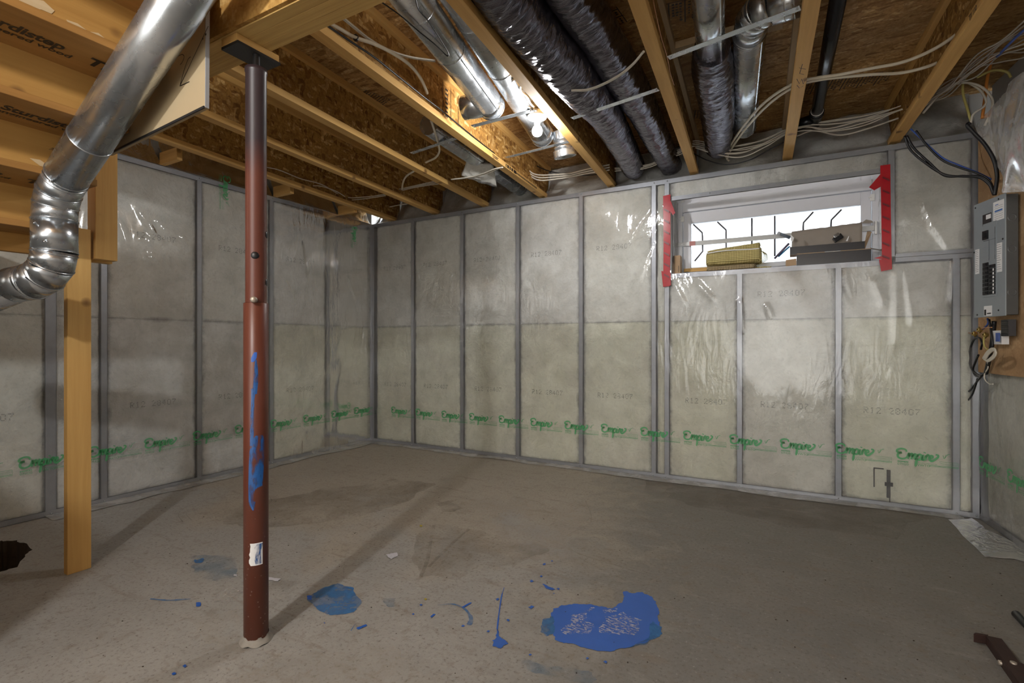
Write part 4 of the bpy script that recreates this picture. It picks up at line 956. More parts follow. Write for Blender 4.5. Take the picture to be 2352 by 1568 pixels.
# ------------------------------------------------------------------ electrical panel on its board
bd = MB().obox(RW+RD*.055+RN*.030+V((0, 0, .885)), RD*1.5, -RN*.016, (0, 0, 1.42)).build('backing_board', PLY); tag(bd, 'brown plywood backing board behind the electrical panel', 'board')
P1, P2 = V((4.843, -.312, 0)), V((4.909, -.549, 0)); EX = (P2-P1); PWD = EX.length; EX.normalize(); EN = V((-EX.y, EX.x, 0)); EN = -EN if EN.x > 0 else EN
Z0, Z1 = 1.196, 1.822; PH = Z1-Z0
ep = thing('electrical_panel', (P1+P2)/2+V((0, 0, Z0)), 'grey electrical panel with black breakers, mounted on plywood at the right wall', 'electrical panel')
O = P1+V((0, 0, Z0))
MB().obox(O+EX*.008-EN*.056+V((0, 0, .006)), EX*(PWD-.012), EN*.052, (0, 0, PH-.012)).build('enclosure', PANELDK, ep, bevel=.002)
for (f, z) in ((.5, .12), (.5, .34), (.5, .50)): MB().lathe(O+EX*(PWD-.004)-EN*.030+V((0, 0, z)), EX, [(.020, 0), (.018, .0012), (.016, .0012), (.014, 0)], 20).build('knockout', PANELDK, ep)
cv = MB().obox(O-EN*.004, EX*PWD, EN*.006, (0, 0, PH)).build('cover', PANELGREY, ep, bevel=.0025)
def face(fx0, fx1, fy0, fy1, th, mat, name, par=cv, d0=.0021, bev=0):
    return MB().obox(O+EX*(PWD*fx0)+EN*d0+V((0, 0, PH*(1-fy1))), EX*(PWD*(fx1-fx0)), EN*th, (0, 0, PH*(fy1-fy0))).build(name, mat, par, bevel=bev)
face(.33, .75, .20, .83, .003, PANELGREY, 'dead_front')
for k in range(8):
    for (a, b, s, e) in ((.355, .515, .534, .812), (.54, .73, .560, .812)):
        h_ = (e-s)/8; br = face(a, b, s+h_*k+.002, s+h_*(k+1)-.002, .006, BLACKM, 'breaker', ep, .005)
        m_ = (a+b)/2; face(m_-.02+(.03 if a < .5 else -.03), m_+.025+(.03 if a < .5 else -.03), s+h_*k+.010, s+h_*(k+1)-.010, .006, BLACKM, 'breaker_handle', br, .011)
        if (a > .5 and k > 0) : face(b-.05, b-.008, s+h_*k+.006, s+h_*(k+1)-.006, .0006, PAPER, 'breaker_label', br, .011)
mb_ = face(.35, .51, .262, .336, .007, BLACKM, 'main_breaker', ep, .005); face(.40, .46, .28, .318, .007, BLACKM, 'breaker_handle', mb_, .012)
for k in range(4):
    for (a, b, y0) in ((.365, .515, .36), (.54, .715, .262)): 
        o = face(a, b, y0+k*.045+(.045 if a > .5 else 0), y0+k*.045+.0405+(.045 if a > .5 else 0), .0012, PANELGREY, 'filler_plate', cv, .005)
for q in ((.35, .73, .345, .349), (.525, .530, .35, .52), (.71, .716, .25, .52)): face(*q, .0006, BLACKM, 'slot_line', cv, .0052)
tl = face(.64, .965, .045, .205, .0008, PAPER, 'rating_label'); face(.69, .92, .118, .132, .0006, BLUEINK, 'label_bar', cv, .003); face(.70, .80, .070, .076, .0006, BLUEINK, 'label_text', cv, .003)
for k in range(6): face(.68, .93, .085+k*.017+(.018 if k > 1 else 0), .087+k*.017+(.018 if k > 1 else 0), .0005, GREYINK, 'label_text', cv, .003)
face(.30, .585, .118, .213, .0007, DARKSTEEL, 'small_sticker'); face(.415, .57, .128, .165, .0005, PAPER, 'sticker_field', cv, .0029)
face(.055, .19, .40, .615, .0008, PAPER, 'directory_card'); face(.735, .905, .395, .635, .0008, PAPER, 'directory_card')
for k in range(12):
    face(.07, .165+random.uniform(-.03, .015), .412+k*.0165, .415+k*.0165, .0005, GREYINK, 'card_line', cv, .003); face(.75, .875+random.uniform(-.04, .015), .408+k*.0182, .411+k*.0182, .0005, GREYINK, 'card_line', cv, .003)
face(.345, .60, .905, .99, .0008, PAPER, 'barcode_sticker'); face(.36, .42, .935, .985, .0005, BLACKM, 'barcode', cv, .003); face(.45, .57, .965, .975, .0005, BLACKM, 'barcode', cv, .003)
for (x, y) in ((.06, .03), (.80, .03), (.02, .42), (.93, .37), (.12, .975), (.80, .95)): MB().lathe(O+EX*(PWD*x)+EN*.002+V((0, 0, PH*(1-y))), EN, [(.0045, 0), (.0045, .002), (0, .003)], 10).build('cover_screw', BLACKM, ep)
# wiring under the panel
def c5(x, y): return (2052+x/5.227, 680+y/5.227)
def wire5(name, pts, r, mat, lab, X=4.90, cat='cable'): return cable(name, [c5(*q) for q in pts], 'x', X, r, mat, lab, cat)
wire5('cable', ((1050, 640), (1062, 560), (1030, 500), (965, 525), (922, 640), (914, 780), (945, 880), (1030, 948), (1082, 935), (1130, 850), (1165, 720), (1190, 560), (1150, 280)), .0055, BLACKM, 'black cable looped below the panel')
wire5('cable', ((1022, 705), (985, 790), (955, 880), (985, 950), (1040, 968), (1080, 940)), .0055, BLACKM, 'short black cable inside the loop below the panel')
ch = wire5('cable', ((1060, 955), (1000, 1030), (940, 1110), (840, 1200), (780, 1290), (768, 1345), (830, 1318), (930, 1210), (980, 1090), (1010, 990)), .0052, BLACKM, 'black cable hanging in a long narrow loop lowest below the panel', 4.895)
m = MB().tube(cr([at(*c5(*q), 'x', 4.895) for q in ((770, 1355), (730, 1378), (668, 1396))], 4), .004, 7); m.build('copper_end', COPPER, ch)
for i, (x, y) in enumerate(((1035, 405), (975, 452), (1105, 465))):
    p = at(*c5(x, y), 'x', 4.89); o = thing('ground_clamp', p, ['brass ground clamp upper of the three under the panel', 'brass ground clamp leftmost under the panel', 'brass ground clamp on the cable above the black loop'][i], 'clamp')
    MB().lathe(p, (-1, -.3, .2), [(.006, -.012), (.012, -.010), (.012, .010), (.006, .012)], 10).build('body', BRASS, o, bevel=.001)
    MB().lathe(p, (.1, .6, .5), [(.004, -.026), (.004, .024), (0, .025)], 8).build('bolt', BRASS, o)
cable('wire', [c5(*q) for q in ((885, 436), (960, 445), (1040, 400), (1100, 380), (1180, 375))], 'x', 4.895, .003, COPPER, 'bare copper ground wire through the brass clamps')
wire5('wire', ((1130, 270), (1140, 320), (1095, 380), (1050, 400)), .005, BCABLE, 'short blue wire under the panel')
wire5('wire', ((1090, 470), (1085, 560), (1100, 610), (1135, 640)), .004, YCABLE, 'yellow wire dropping from the brass clamp')
for k in range(6): wire5('cable', ((1075+k*7, 740+k*4), (1120+k*5, 670+k*6), (1180+k*4, 625+k*6), (1225+k*2, 640+k*7), (1195+k*3, 710+k*6), (1120+k*4, 770+k*3), (1075+k*6, 745+k*4)), .0035, CABLE, 'grey cable turn in the small tied coil below the panel', 4.88).__setitem__('group', 'tied coil of grey cable')
wire5('cable', ((1130, 790), (1135, 860), (1095, 930), (1100, 1000), (1150, 1050), (1195, 1055)), .003, CABLE, 'thin grey cable tail hanging from the coil')
wire5('cable', ((1210, 300), (1195, 480), (1180, 600), (1150, 760), (1110, 930)), .011, BLACKM, 'thick black cable running straight down from the panel bottom', 4.92)
a = at(*c5(1178, 415), 'x', 4.905); b = at(*c5(1298, 578), 'x', 4.925)
nb = thing('phone_block', a, 'small white phone terminal box on the plywood under the panel', 'terminal box')
def facing(pa, pb, X, th, mat, name, par, k=.0):
    a, b = at(*pa, 'x', X), at(*pb, 'x', X+k); return MB().prism([V((a.x, a.y, a.z)), V((b.x, b.y, a.z)), V((b.x, b.y, b.z)), V((a.x, a.y, b.z))], (th, 0, 0)).build(name, mat, par, bevel=.001)
facing(c5(1178, 415), c5(1298, 578), 4.905, .03, PAPER, 'box', nb, .012); facing(c5(1225, 440), c5(1268, 545), 4.9, .004, BCABLE, 'window', nb, .004)
tb = thing('terminal_strip', a, 'dark terminal strip on the plywood beside the white phone box', 'terminal strip')
facing(c5(1290, 285), c5(1380, 478), 4.915, .03, DARKSTEEL, 'base', tb, .01)
for k in range(8): facing(c5(1296, 292+k*23), c5(1374, 306+k*23), 4.911, .004, BLACKM, 'terminal', tb, .01)

# ------------------------------------------------------------------ red tape round the window
def tape(name, pix, lab, yv=-.018):
    o = thing(name, at(*pix[0][0], 'y', yv), lab, 'tape'); j = 0
    for poly in pix:
        P = [at(*q, 'y', yv-.002*j) for q in poly]; j += 1
        MB().prism(rough_poly(P, .0015, 1) if False else P, (0, .0012, 0)).build('tape_piece', REDTAPE, o)
    return o
t1 = tape('red_tape', (((1523, 450), (1540, 446), (1540, 560), (1538, 657), (1523, 659), (1524, 560)), ((1521, 470), (1541, 462), (1551, 489), (1545, 494), (1536, 478)), ((1519, 622), (1540, 626), (1541, 655), (1523, 658)),), 'red tape strip down the left side of the window')
t2 = tape('red_tape', (((2022, 380), (2045, 377), (2046, 480), (2048, 604), (2026, 606), (2024, 480)), ((2022, 400), (2030, 402), (2024, 428), (2008, 437), (1996, 430)), ((2019, 596), (2048, 592), (2049, 618), (2024, 623)), ((2007, 593), (2024, 588), (2030, 595))), 'red tape strip down the right side of the window')
for t, x0, x1, ys_ in ((t1, 1525, 1537, range(478, 640, 25)), (t2, 2027, 2043, range(405, 590, 30))):
    for y in ys_:
        P = [at(*q, 'y', -.0265) for q in ((x0, y), (x1, y+6), (x1, y+11), (x0, y+4))]; MB().prism(P, (0, .0006, 0)).build('tape_print', REDINK, t)

# ------------------------------------------------------------------ things on the window sill
SZ = WZ0
def w3(x, y): return (1540+x/7.838, 440+y/7.838)
def w4(x, y): return (1780+x/7.839, 440+y/7.839)
sb = thing('security_bar', at(1550, 562, 'y', .194), 'grey adjustable window security bar with bent rods across the window', 'security bar')
a = at(1549, 563, 'y', .194); c = at(2014, 523, 'y', .194)
MB().bar(a.lerp(c, .01), a.lerp(c, .985), .010, .030, (0, 0, 1)).build('rail', plain('pale_grey_rail', (.50, .50, .50), .4, .2), sb, bevel=.001)
MB().bar(a.lerp(c, .12), a.lerp(c, .99), .012, .034).build('outer_sleeve', plain('grey_rail', (.40, .40, .39), .4, .2), sb, bevel=.001)
for f, nm, mat in ((.005, 'end_bracket', WHITEPL), (.995, 'end_bracket', WHITEPL)): p = a.lerp(c, f); MB().box((p.x-.006, .175, p.z-.045), (p.x+.006, .1995, p.z+.045)).build(nm, mat, sb, bevel=.002)
p = a.lerp(c, .105); MB().box((p.x-.022, .184, p.z-.018), (p.x+.022, .1868, p.z+.018)).build('red_mark', plain('pale_red', (.50, .20, .18), .5), sb)
for f in (.045, .065, .085): p = a.lerp(c, f); MB().lathe(V((p.x, .188, p.z)), (0, -1, 0), [(.004, 0), (0, .001)], 10).build('adjust_hole', WHITEPL, sb)
p = a+V((.0, -.02, -.045)); MB().box((p.x-.012, .12, p.z-.016), (p.x+.012, .15, p.z+.014)).build('lock_body', plain('blue_lock', (.05, .10, .28), .4), sb, bevel=.003)
for pl in (((1592.3, 515), (1612.7, 534), (1613.6, 545), (1614, 577), (1595.5, 599.5)), ((1647.8, 509.5), (1667.6, 528), (1667.8, 540), (1668, 570), (1650, 592)), ((1727, 500.6), (1727, 590)), ((1779.6, 495.5), (1779.6, 588)), ((1868, 486.6), (1845.5, 511), (1844.8, 522), (1845, 566), (1866, 588)), ((1933, 480.8), (1909.3, 505), (1908.6, 516), (1909, 560), (1932, 582))):
    P = [at(*q, 'y', .2065) for q in pl]; MB().tube(P, .0062, 9).build('bent_rod', BARGREY, sb)
# folded woven mats
def slab(m, x0, x1, y0, y1, z0, z1, tilt=0.0, n=24, seed=0):
    r = min((z1-z0), (y1-y0))/2; prof = []
    for i in range(n):
        a = 2*math.pi*i/n; ca, sa = math.cos(a), math.sin(a); e = .62
        prof.append((math.copysign(abs(ca)**e, ca), math.copysign(abs(sa)**e, sa)))
    base = len(m.v); K = 22
    for k in range(K+1):
        u = k/K; s = .90 if k in (0, K) else 1.0
        for c_, s_ in prof:
            y = (y0+y1)/2+(y1-y0)/2*c_*s; zc = (z0+z1)/2; hz = (z1-z0)/2*s
            z = zc+hz*s_+tilt*u*(1 if s_ > 0 else .15)+noise.noise(V((u*5, c_*2+seed, s_)))*.004
            m.v.append(V((x0+(x1-x0)*u+noise.noise(V((c_*3, s_*3, seed)))*.006, y, z)))
    for k in range(K):
        for i in range(n): j = (i+1) % n; m.sm.add(len(m.f)); m.f.append((base+k*n+i, base+k*n+j, base+(k+1)*n+j, base+(k+1)*n+i))
    m.f.append(tuple(base+i for i in range(n-1, -1, -1))); m.f.append(tuple(base+K*n+i for i in range(n)))
xl, xr, xr2 = at(1623, 610, 'y', .03).x, at(1735, 610, 'y', .03).x, at(1748, 590, 'y', .03).x
rg = thing('folded_mat', (xl+.1, .1, SZ), 'folded yellow woven mat on the window sill, on top of a brown one', 'mat')
m = MB(); slab(m, xl-.004, xr2, .012, .185, SZ+.043, SZ+.148, .012, seed=2); m.build('lower_fold', RUG, rg)
m = MB(); slab(m, xl+.002, xr2-.01, .055, .185, SZ+.140, SZ+.168, .030, seed=5); m.build('upper_fold', RUG, rg)
m = MB(); m.tube(cr([V((xl+(xr2-xl)*t, .024-.004*t, SZ+.138+.012*t+.006*math.sin(t*5))) for t in (0, .2, .4, .6, .8, .97)], 5), .0045, 6); m.build('white_edging', WHITEPL, rg)
for k in range(5):
    x = xr2-.004+k*.005; m = MB(); m.tube(cr([V((x-.01, .03+k*.02, SZ+.05)), V((x+.018, .03+k*.02, SZ+.07)), V((x+.018, .03+k*.02, SZ+.11)), V((x-.01, .03+k*.02, SZ+.135))], 5), .0022, 5); m.build('loose_loop', RUG, rg)
rb = thing('folded_mat', (xl+.1, .1, SZ), 'brown woven mat lying flat on the sill under the yellow mat', 'mat')
m = MB(); slab(m, xl+.004, xr, .006, .18, SZ+.001, SZ+.043, 0, seed=8); m.build('fold', RUG_B, rb)
m = MB(); slab(m, xr-.02, at(1771, 607, 'y', .06).x, .05, .16, SZ+.001, SZ+.018, 0, seed=9); m.build('loose_corner', RUG, rb)
# boxes
def wbox(p, yv): q = at(*p, 'y', yv); return q
bl = thing('black_box', at(1915, 598, 'y', .05), 'flat glossy black box on the sill with open cardboard flaps, lower of two', 'box')
a, b = wbox(w4(390, 1245), .03), wbox(w4(1735, 1065), .03); zt = SZ+.082
MB().box((a.x, .03, SZ+.001), (b.x, .036, zt)).build('front', BOXBLK, bl); MB().box((a.x, .036, SZ+.001), (a.x+.004, .17, zt)).build('side', CARD, bl); MB().box((b.x-.004, .036, SZ+.001), (b.x, .17, zt)).build('side', CARD, bl)
MB().box((a.x+.004, .036, SZ+.001), (b.x-.004, .17, SZ+.005)).build('bottom', CARD, bl); MB().box((a.x, .028, zt), (b.x, .06, zt+.004)).build('top_flap', CARD, bl)
MB().obox((a.x-.068, .10, SZ+.012), (.066, -.03, .002), (.0, .003, 0), (0, .0, .046)).build('left_flap', CARD, bl)
MB().obox((b.x, .03, zt), (.085, .03, -.022), (0, .004, 0), (0, .07, .02)).build('right_flap', CARD_D, bl)
q0, q1 = wbox(w4(895, 1082), .026), wbox(w4(1180, 1035), .026); MB().box((q0.x, .0255, q0.z), (q1.x, .0275, q1.z-.012)).build('white_tag', PAPER, bl); MB().box((q0.x, .026, q1.z-.012), (q1.x, .05, q1.z)).build('tag_top', BOXBLK, bl)
bu = thing('black_box', at(1900, 576, 'y', .1), 'open black box with raised cardboard lid and cable inside, on the flat box', 'box')
a, b = wbox(w4(268, 1060), .065), wbox(w4(1620, 890), .065); zb = zt+.006; zt2 = b.z
MB().box((a.x, .065, zb), (b.x, .070, zt2)).build('front', BOXBLK, bu); MB().box((a.x, .07, zb), (a.x+.004, .185, zt2+.01)).build('side', CARD, bu)
MB().box((a.x+.004, .07, zb), (b.x-.004, .185, zb+.004)).build('bottom', CARD, bu)
MB().prism([V((b.x, .07, zb)), V((b.x, .185, zb)), V((b.x+.028, .185, zt2+.085)), V((b.x+.045, .13, zt2+.07)), V((b.x, .07, zt2))], (-.003, 0, 0)).build('side', CARD, bu)
l0, l1 = wbox(w4(300, 730), .19), wbox(w4(1560, 560), .19)
def lid(u, v):
    top = l0.lerp(l1, u)-V((0, 0, .006*abs(noise.noise(V((u*7, 1, 2)))))); lo = V((top.x, .181, zb+.01)); return lo.lerp(V((top.x, .176, top.z)), v)+V((0, -.012*math.sin(v*1.5), 0))
MB().grid(lid, 24, 6).build('lid', CARD_D, bu, solid=.004)
fl0 = [l1+V((0, -.01, -.002)), wbox(w4(1640, 500), .17), wbox(w4(1740, 520), .16), wbox(w4(1772, 550), .15), wbox(w4(1700, 572), .15), wbox(w4(1580, 568), .165)]
MB().prism(fl0, (0, .004, .0)).build('lid_flap', CARD_D, bu)
q = wbox(w4(1180, 830), .11); m = MB(); m.obox(q+V((-.03, 0, -.03)), (.05, .01, .035), (.0, .03, 0), (-.018, 0, .03)); m.build('black_gadget', BLACKM, bu, bevel=.004)
q = wbox(w4(1140, 800), .105); MB().obox(q+V((-.02, -.004, -.012)), (.03, .006, .02), (0, .006, 0), (-.01, 0, .018)).build('chrome_tip', GALV, bu, bevel=.003)
MB().prism([wbox(w4(1275, 890), .1), wbox(w4(1325, 800), .1), wbox(w4(1335, 800), .1), wbox(w4(1310, 890), .1)], (0, .003, 0)).build('paper_slip', PAPER, bu)
MB().prism([wbox(w4(280, 770), .075), wbox(w4(345, 830), .075), wbox(w4(320, 900), .075), wbox(w4(285, 880), .075)], (0, .003, 0)).build('white_flap', PAPER, bu)
tl_ = thing('tool_handle', wbox(w4(60, 760), .10), 'grey rod with a round rubber tip sticking out of the upper black box', 'tool')
MB().tube([wbox(w4(75, 750), .10), wbox(w4(270, 830), .12)], [.010, .012], 12).build('rod', plain('blue_grey_rubber', (.13, .16, .20), .5), tl_); MB().lathe(wbox(w4(75, 752), .098), (-.6, -.6, .1), [(0, -.004), (.012, -.004), (.013, .006), (.008, .010), (0, .010)], 16).build('rubber_tip', plain('pale_rubber', (.42, .44, .47), .5), tl_)
tag(MB().tube([wbox(w4(-10, 1205), .12), wbox(w4(255, 930), .10)], .0075, 10).build('dark_rod', plain('violet_rod', (.12, .10, .16), .35, .3)), 'dark rod leaning from the sill against the upper black box', 'rod')
tag(MB().tube([wbox(w4(60, 1170), .135), wbox(w4(262, 985), .11)], .006, 10).build('blue_rod', plain('blue_rod', (.04, .20, .42), .35)), 'bright blue rod leaning just behind the dark rod', 'rod')
cb = thing('cardboard_box', at(1552, 622, 'y', .05), 'small tan cardboard box standing at the left end of the sill', 'box')
a, b = at(1546, 622, 'y', .05), at(1562, 586, 'y', .05); MB().box((WX0+.012, .05, SZ+.001), (b.x, .12, b.z)).build('carton', CARD, cb)
m = MB(); z = SZ+.014
for q in range(9): m.quad((b.x-.014, .0494, z), (b.x-.008, .0494, z), (b.x-.008, .0494, z+.004), (b.x-.014, .0494, z+.004)); z += .0058
tag(m.build('printed_mark', BLACKINK, cb), kind='stuff')
a, b = at(1571, 613, 'y', .19), at(1624, 608, 'y', .19)
ru = thing('ruler', a, 'wooden ruler standing on edge at the back of the sill left of the mat', 'ruler')
MB().box((a.x, .188, SZ+.0305), (b.x+.06, .193, SZ+.058)).build('blade', MW['x'], ru)
m = MB(); x = a.x+.004
while x < b.x+.055: m.quad((x, .1876, SZ+.046), (x+.0012, .1876, SZ+.046), (x+.0012, .1876, SZ+.0575), (x, .1876, SZ+.0575)); x += .0085
tag(m.build('tick_marks', BLACKINK, ru), kind='stuff')
for (x, y, lab) in ((1600, 616, 'small white plastic fastener lying on the sill left of the brown mat'), (1608, 613, 'second small white fastener on the sill against the brown mat')):
    p = at(x, y, 'y', .09); tag(MB().tube([V((p.x-.012, .09, SZ+.007)), V((p.x+.012, .095, SZ+.008))], .006, 8).build('fastener', WHITEPL), lab, 'fastener')
p = at(1577, 622, 'y', .03); tag(MB().lathe(V((p.x, .035, SZ)), (0, 0, 1), [(0, .001), (.026, .001), (.026, .006), (.018, .010), (0, .010)], 20).build('black_disc', BLACKM), 'black round disc lying on the sill edge beside the cardboard box', 'disc')

# ------------------------------------------------------------------ paint, stains and scuffs on the slab
zc = [.0012]
def stain(pix, mat, name, amp=.012, it=3):
    zc[0] += .00004; P = rough_poly([fl(*q) for q in pix], amp, it); m = MB(); m.quad(*[V((p.x, p.y, zc[0])) for p in P])
    o = m.build(name, mat, floor); 
    if o.data.polygons and o.data.polygons[0].normal.z < 0: o.data.flip_normals()
    return o
def streak(pix, mat, name, wd, per=6):
    zc[0] += .00004; P = cr([fl(*q) for q in pix], per); P = [V((p.x, p.y, zc[0])) for p in P]; N = len(P)
    ww = wd if isinstance(wd, list) else [wd*(.4+.9*abs(noise.noise(V((i*.35, zc[0]*9e4, 1))))+.3) for i in range(N)]
    if len(ww) != N: ww = [ww[min(int(i/(N-1)*(len(ww)-1)), len(ww)-1)] for i in range(N)]
    return MB().ribbon(P, (0, 0, 1), ww).build(name, mat, floor)
DAMPZ = DAMP
stain(((1060, 1152), (1130, 1140), (1200, 1142), (1265, 1165), (1345, 1150), (1352, 1195), (1300, 1236), (1325, 1275), (1230, 1290), (1160, 1245), (1040, 1172)), DAMP_L, 'pale_stain', .03)
stain(((955, 1232), (1000, 1203), (1075, 1213), (1125, 1226), (1205, 1240), (1262, 1262), (1195, 1292), (1050, 1332), (970, 1326), (948, 1290)), DAMP, 'damp_stain', .03)
stain(((1000, 1156), (1030, 1150), (1064, 1168), (1040, 1176), (1016, 1175)), DAMP, 'damp_stain', .012)
stain(((480, 1180), (600, 1150), (760, 1120), (900, 1100), (1000, 1110), (940, 1150), (800, 1190), (640, 1210), (520, 1205)), DAMP, 'damp_stain', .05)
stain(((1500, 1080), (1700, 1115), (1900, 1150), (2150, 1190), (2060, 1240), (1800, 1210), (1600, 1165), (1480, 1130)), DAMP, 'damp_stain', .05)
stain(((590, 1350), (640, 1330), (690, 1340), (660, 1380), (600, 1400), (560, 1390)), DAMP, 'damp_stain', .03)
stain(((420, 1420), (560, 1400), (640, 1440), (560, 1500), (470, 1480)), DAMP_L, 'pale_stain', .04)
stain(((520, 1560), (640, 1500), (900, 1480), (1040, 1540), (1000, 1600), (600, 1610)), DAMP_L, 'pale_stain', .05)
stain(((1440, 1130), (1480, 1112), (1545, 1118), (1520, 1132)), DAMP_L, 'pale_stain', .02)
streak(((996, 1206), (990, 1240), (982, 1285), (966, 1326)), DAMP, 'dirt_streak', .022); streak(((1076, 1216), (1050, 1238), (1018, 1268), (985, 1302)), DAMP, 'dirt_streak', .016)
streak(((1345, 1150), (1358, 1185), (1350, 1205), (1300, 1232), (1302, 1252), (1330, 1272), (1420, 1300), (1500, 1325)), DAMP, 'dirt_streak', .007, 10)
big = ((1265, 1410), (1272, 1397), (1290, 1390), (1330, 1388), (1370, 1391), (1395, 1397), (1415, 1393), (1432, 1378), (1436, 1370), (1430, 1362), (1438, 1358), (1452, 1363), (1475, 1360), (1497, 1370), (1509, 1392), (1511, 1420), (1516, 1440), (1510, 1460), (1482, 1478), (1440, 1488), (1395, 1496), (1350, 1490), (1310, 1478), (1275, 1470), (1268, 1452), (1272, 1430))
stain(big, BLUE, 'paint_spill', .008); stain(((1500, 1425), (1520, 1440), (1516, 1462), (1480, 1482), (1440, 1490), (1490, 1465)), BLUE_W, 'paint_spill', .01)
stain(((1316, 1411), (1347, 1407), (1346, 1428), (1366, 1440), (1352, 1456), (1322, 1450), (1294, 1456), (1290, 1446), (1312, 1432)), SCUFF, 'bare_patch', .01)
stain(((1377, 1455), (1385, 1430), (1388, 1416), (1432, 1406), (1476, 1424), (1466, 1438), (1456, 1460), (1410, 1456)), SCUFF, 'bare_patch', .01)
stain(((1342, 1403), (1362, 1393), (1366, 1396), (1350, 1407)), SCUFF, 'bare_patch', .004); stain(((1385, 1400), (1420, 1397), (1418, 1406), (1388, 1408)), SCUFF, 'bare_patch', .004)
stain(((1252, 1420), (1270, 1415), (1272, 1455), (1255, 1462), (1242, 1440)), BLUE_W, 'paint_smudge', .012)
stain(((705, 1376), (730, 1356), (775, 1340), (806, 1348), (820, 1370), (827, 1390), (812, 1406), (770, 1412), (735, 1404)), BLUE_W, 'paint_smudge', .01)
stain(((706, 1368), (718, 1369), (716, 1378), (706, 1377)), BLUE, 'paint_drop', .004)
stain(((438, 1278), (470, 1274), (540, 1286), (546, 1322), (490, 1334), (446, 1312)), BLUE_THIN, 'paint_smudge', .02); stain(((446, 1286), (468, 1282), (464, 1292), (448, 1293)), BLUE_W, 'paint_smudge', .008)
stain(((1196, 1518), (1280, 1530), (1360, 1545), (1372, 1562), (1290, 1556), (1210, 1538)), BLUE_THIN, 'paint_smudge', .02); stain(((880, 1375), (910, 1374), (908, 1392), (890, 1394)), BLUE_THIN, 'paint_smudge', .01)
streak(((345, 1376), (390, 1379), (438, 1376)), BLUE_W, 'paint_streak', .009); stain(((450, 1384), (460, 1384), (461, 1392), (451, 1394)), BLUE, 'paint_drop', .004)
stain(((1130, 1472), (1139, 1462), (1141, 1442), (1146, 1462), (1168, 1478), (1150, 1491), (1132, 1485)), BLUE, 'paint_splash', .006)
streak(((1142, 1446), (1146, 1410), (1152, 1370), (1158, 1350)), BLUE, 'paint_streak', [.006, .004, .005, .002, .003]); streak(((1005, 1390), (1040, 1388), (1066, 1398), (1080, 1415), (1081, 1428), (1076, 1436)), BLUE_W, 'paint_streak', [.004, .008, .010, .016, .020, .010])
streak(((1062, 1396), (1083, 1384)), BLUE, 'paint_streak', [.01, .003]); streak(((990, 1418), (998, 1411)), BLUE, 'paint_streak', .012); streak(((820, 1445), (842, 1436)), BLUE, 'paint_streak', .014)
stain(((1246, 1341), (1254, 1344), (1276, 1354), (1268, 1356), (1252, 1350)), BLUE, 'paint_splash', .004)
for (x, y, s) in ((1282, 1353, 4), (1250, 1296, 4), (1268, 1289, 3), (1221, 1335, 5), (1243, 1324, 3), (1220, 1395, 7), (1142, 1377, 5), (967, 1390, 3), (949, 1411, 3), (1121, 1451, 4), (1218, 1505, 4), (1064, 1438, 4), (1167, 1425, 4), (424, 1531, 6), (400, 1548, 5), (1390, 1521, 5), (1349, 1513, 4), (1272, 1364, 2), (745, 1432, 2)):
    stain(((x-s, y), (x, y-s*.6), (x+s, y), (x, y+s*.7)), BLUE, 'paint_drop', .004, 2)
streak(((624, 1519), (640, 1524), (664, 1537)), BLUE_THIN, 'paint_streak', .01); streak(((806, 1450), (815, 1436), (822, 1432)), BLUE_W, 'paint_streak', .004)
for (x, y) in ((977, 1377), (967, 1208)): stain(((x-4, y), (x, y-2), (x+4, y), (x, y+3)), plain('yellow_drop', (.42, .33, .02), .5), 'paint_drop', .002, 1)
stain(((598, 1325), (620, 1327), (644, 1330), (640, 1336), (612, 1332), (598, 1330)), WHITE_P, 'white_drip', .006); stain(((537, 1320), (545, 1320), (545, 1325), (538, 1324)), WHITE_P, 'white_drip', .003)
stain(((886, 1275), (912, 1270), (914, 1278), (898, 1285)), WHITE_P, 'white_drip', .005)
stain(((480, 1370), (540, 1345), (580, 1350), (520, 1390)), worn('white_dust', (.45, .43, .41), (.52, .62), 45, .8, .8), 'plaster_dust', .02)
for pl in (((420, 1200), (410, 1180), (440, 1160), (520, 1138), (600, 1136), (624, 1150), (600, 1166)), ((440, 1196), (430, 1178), (470, 1150)), ((1080, 915), (1080, 915), (1080, 915))):
    if pl[0][1] > 1000: streak(pl, DAMP, 'scuff_mark', .006)
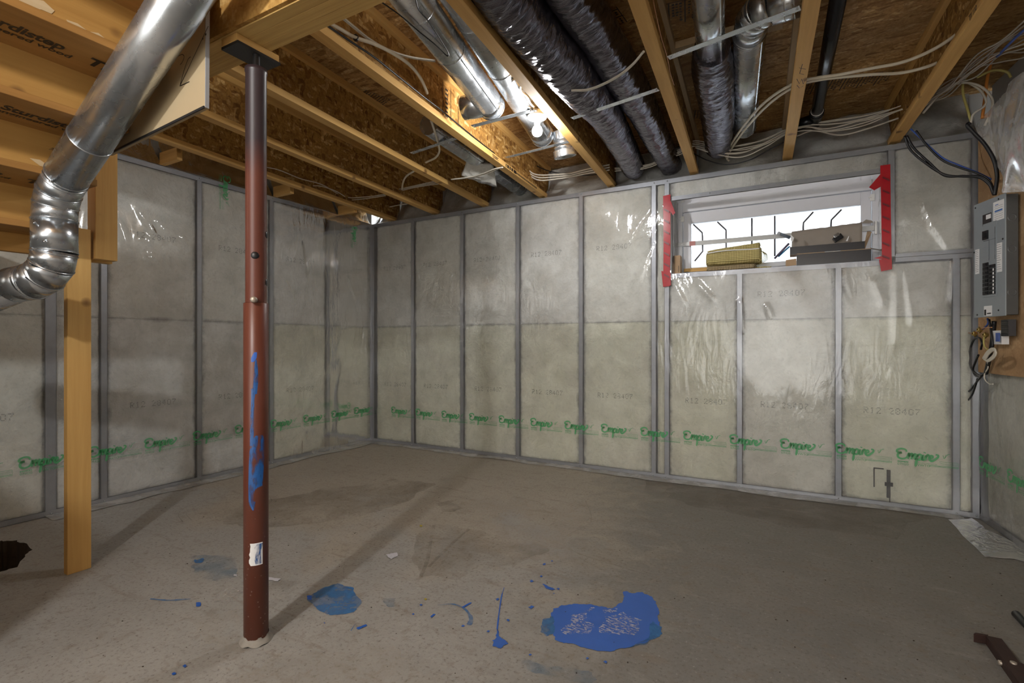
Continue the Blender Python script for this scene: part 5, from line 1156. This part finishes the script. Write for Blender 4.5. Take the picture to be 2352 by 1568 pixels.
streak(((210, 1190), (330, 1163), (420, 1150)), WHITE_P, 'chalk_line', .003)
# a little dirt and debris
dm = MB()
for k in range(170):
    px, py = random.uniform(60, 2300), random.uniform(1120, 1560)
    if py < 1010+abs(px-853)*.125+55: continue
    p = fl(px, py); 
    if not (.1 < p.x < 4.9 and p.y < -.15): continue
    s = random.uniform(.0012, .0045); dm.obox((p.x, p.y, .0005), (s, s*.4, 0), (-s*.3, s*.8, 0), (0, 0, s*.5))
tag(dm.build('floor_debris', DIRT), 'scattered specks of dirt on the concrete floor', 'debris', kind='stuff')

# ------------------------------------------------------------------ rusty bracket and rod at the lower right
br = thing('steel_bracket', fl(2300, 1500), 'rusty brown steel angle bracket lying on the floor in the corner of view', 'bracket')
a, b = fl(2266, 1462, .028), fl(2372, 1612, .034)
d = (b-a).normalized(); sd = V((d.y, -d.x, 0)); sd = -sd if sd.dot(V((1, 0, 0))) < 0 else sd
MB().obox(a-sd*.002, d*.62, sd*.042, (0, 0, .005)).build('top_leg', RUST, br, bevel=.001); MB().obox(a-sd*.002+V((0, 0, -.027)), d*.62, sd*.005, (0, 0, .027)).build('side_leg', RUST, br, bevel=.001)
e = fl(2236, 1457, .030); MB().obox(a+V((0, 0, -.026)), e-a, V((.008, .012, 0)), (0, 0, .030)).build('end_tab', RUST, br, bevel=.001)
q = a+d*.16+sd*.03; MB().bar(q, q+(d*.35+sd*.42).normalized()*.45, .030, .008).build('cross_arm', RUST, br, bevel=.001)
MB().lathe(a+d*.17+sd*.02+V((0, 0, .005)), (0, 0, 1), [(.009, 0), (.009, .004), (.005, .006), (0, .006)], 12).build('bolt', BAREBOLT, br); MB().lathe(a+d*.15-sd*.003+V((0, 0, -.012)), -sd, [(.008, 0), (.008, .008), (0, .009)], 10).build('bolt', BAREBOLT, br)
a, b = fl(2332, 1408, .014), fl(2420, 1500, .014); tag(MB().tube([a, a+(b-a)*.02, b], [.010, .014, .014], 12).build('black_rod', BLACKM), 'black round rod end lying on the floor above the rusty bracket', 'rod')
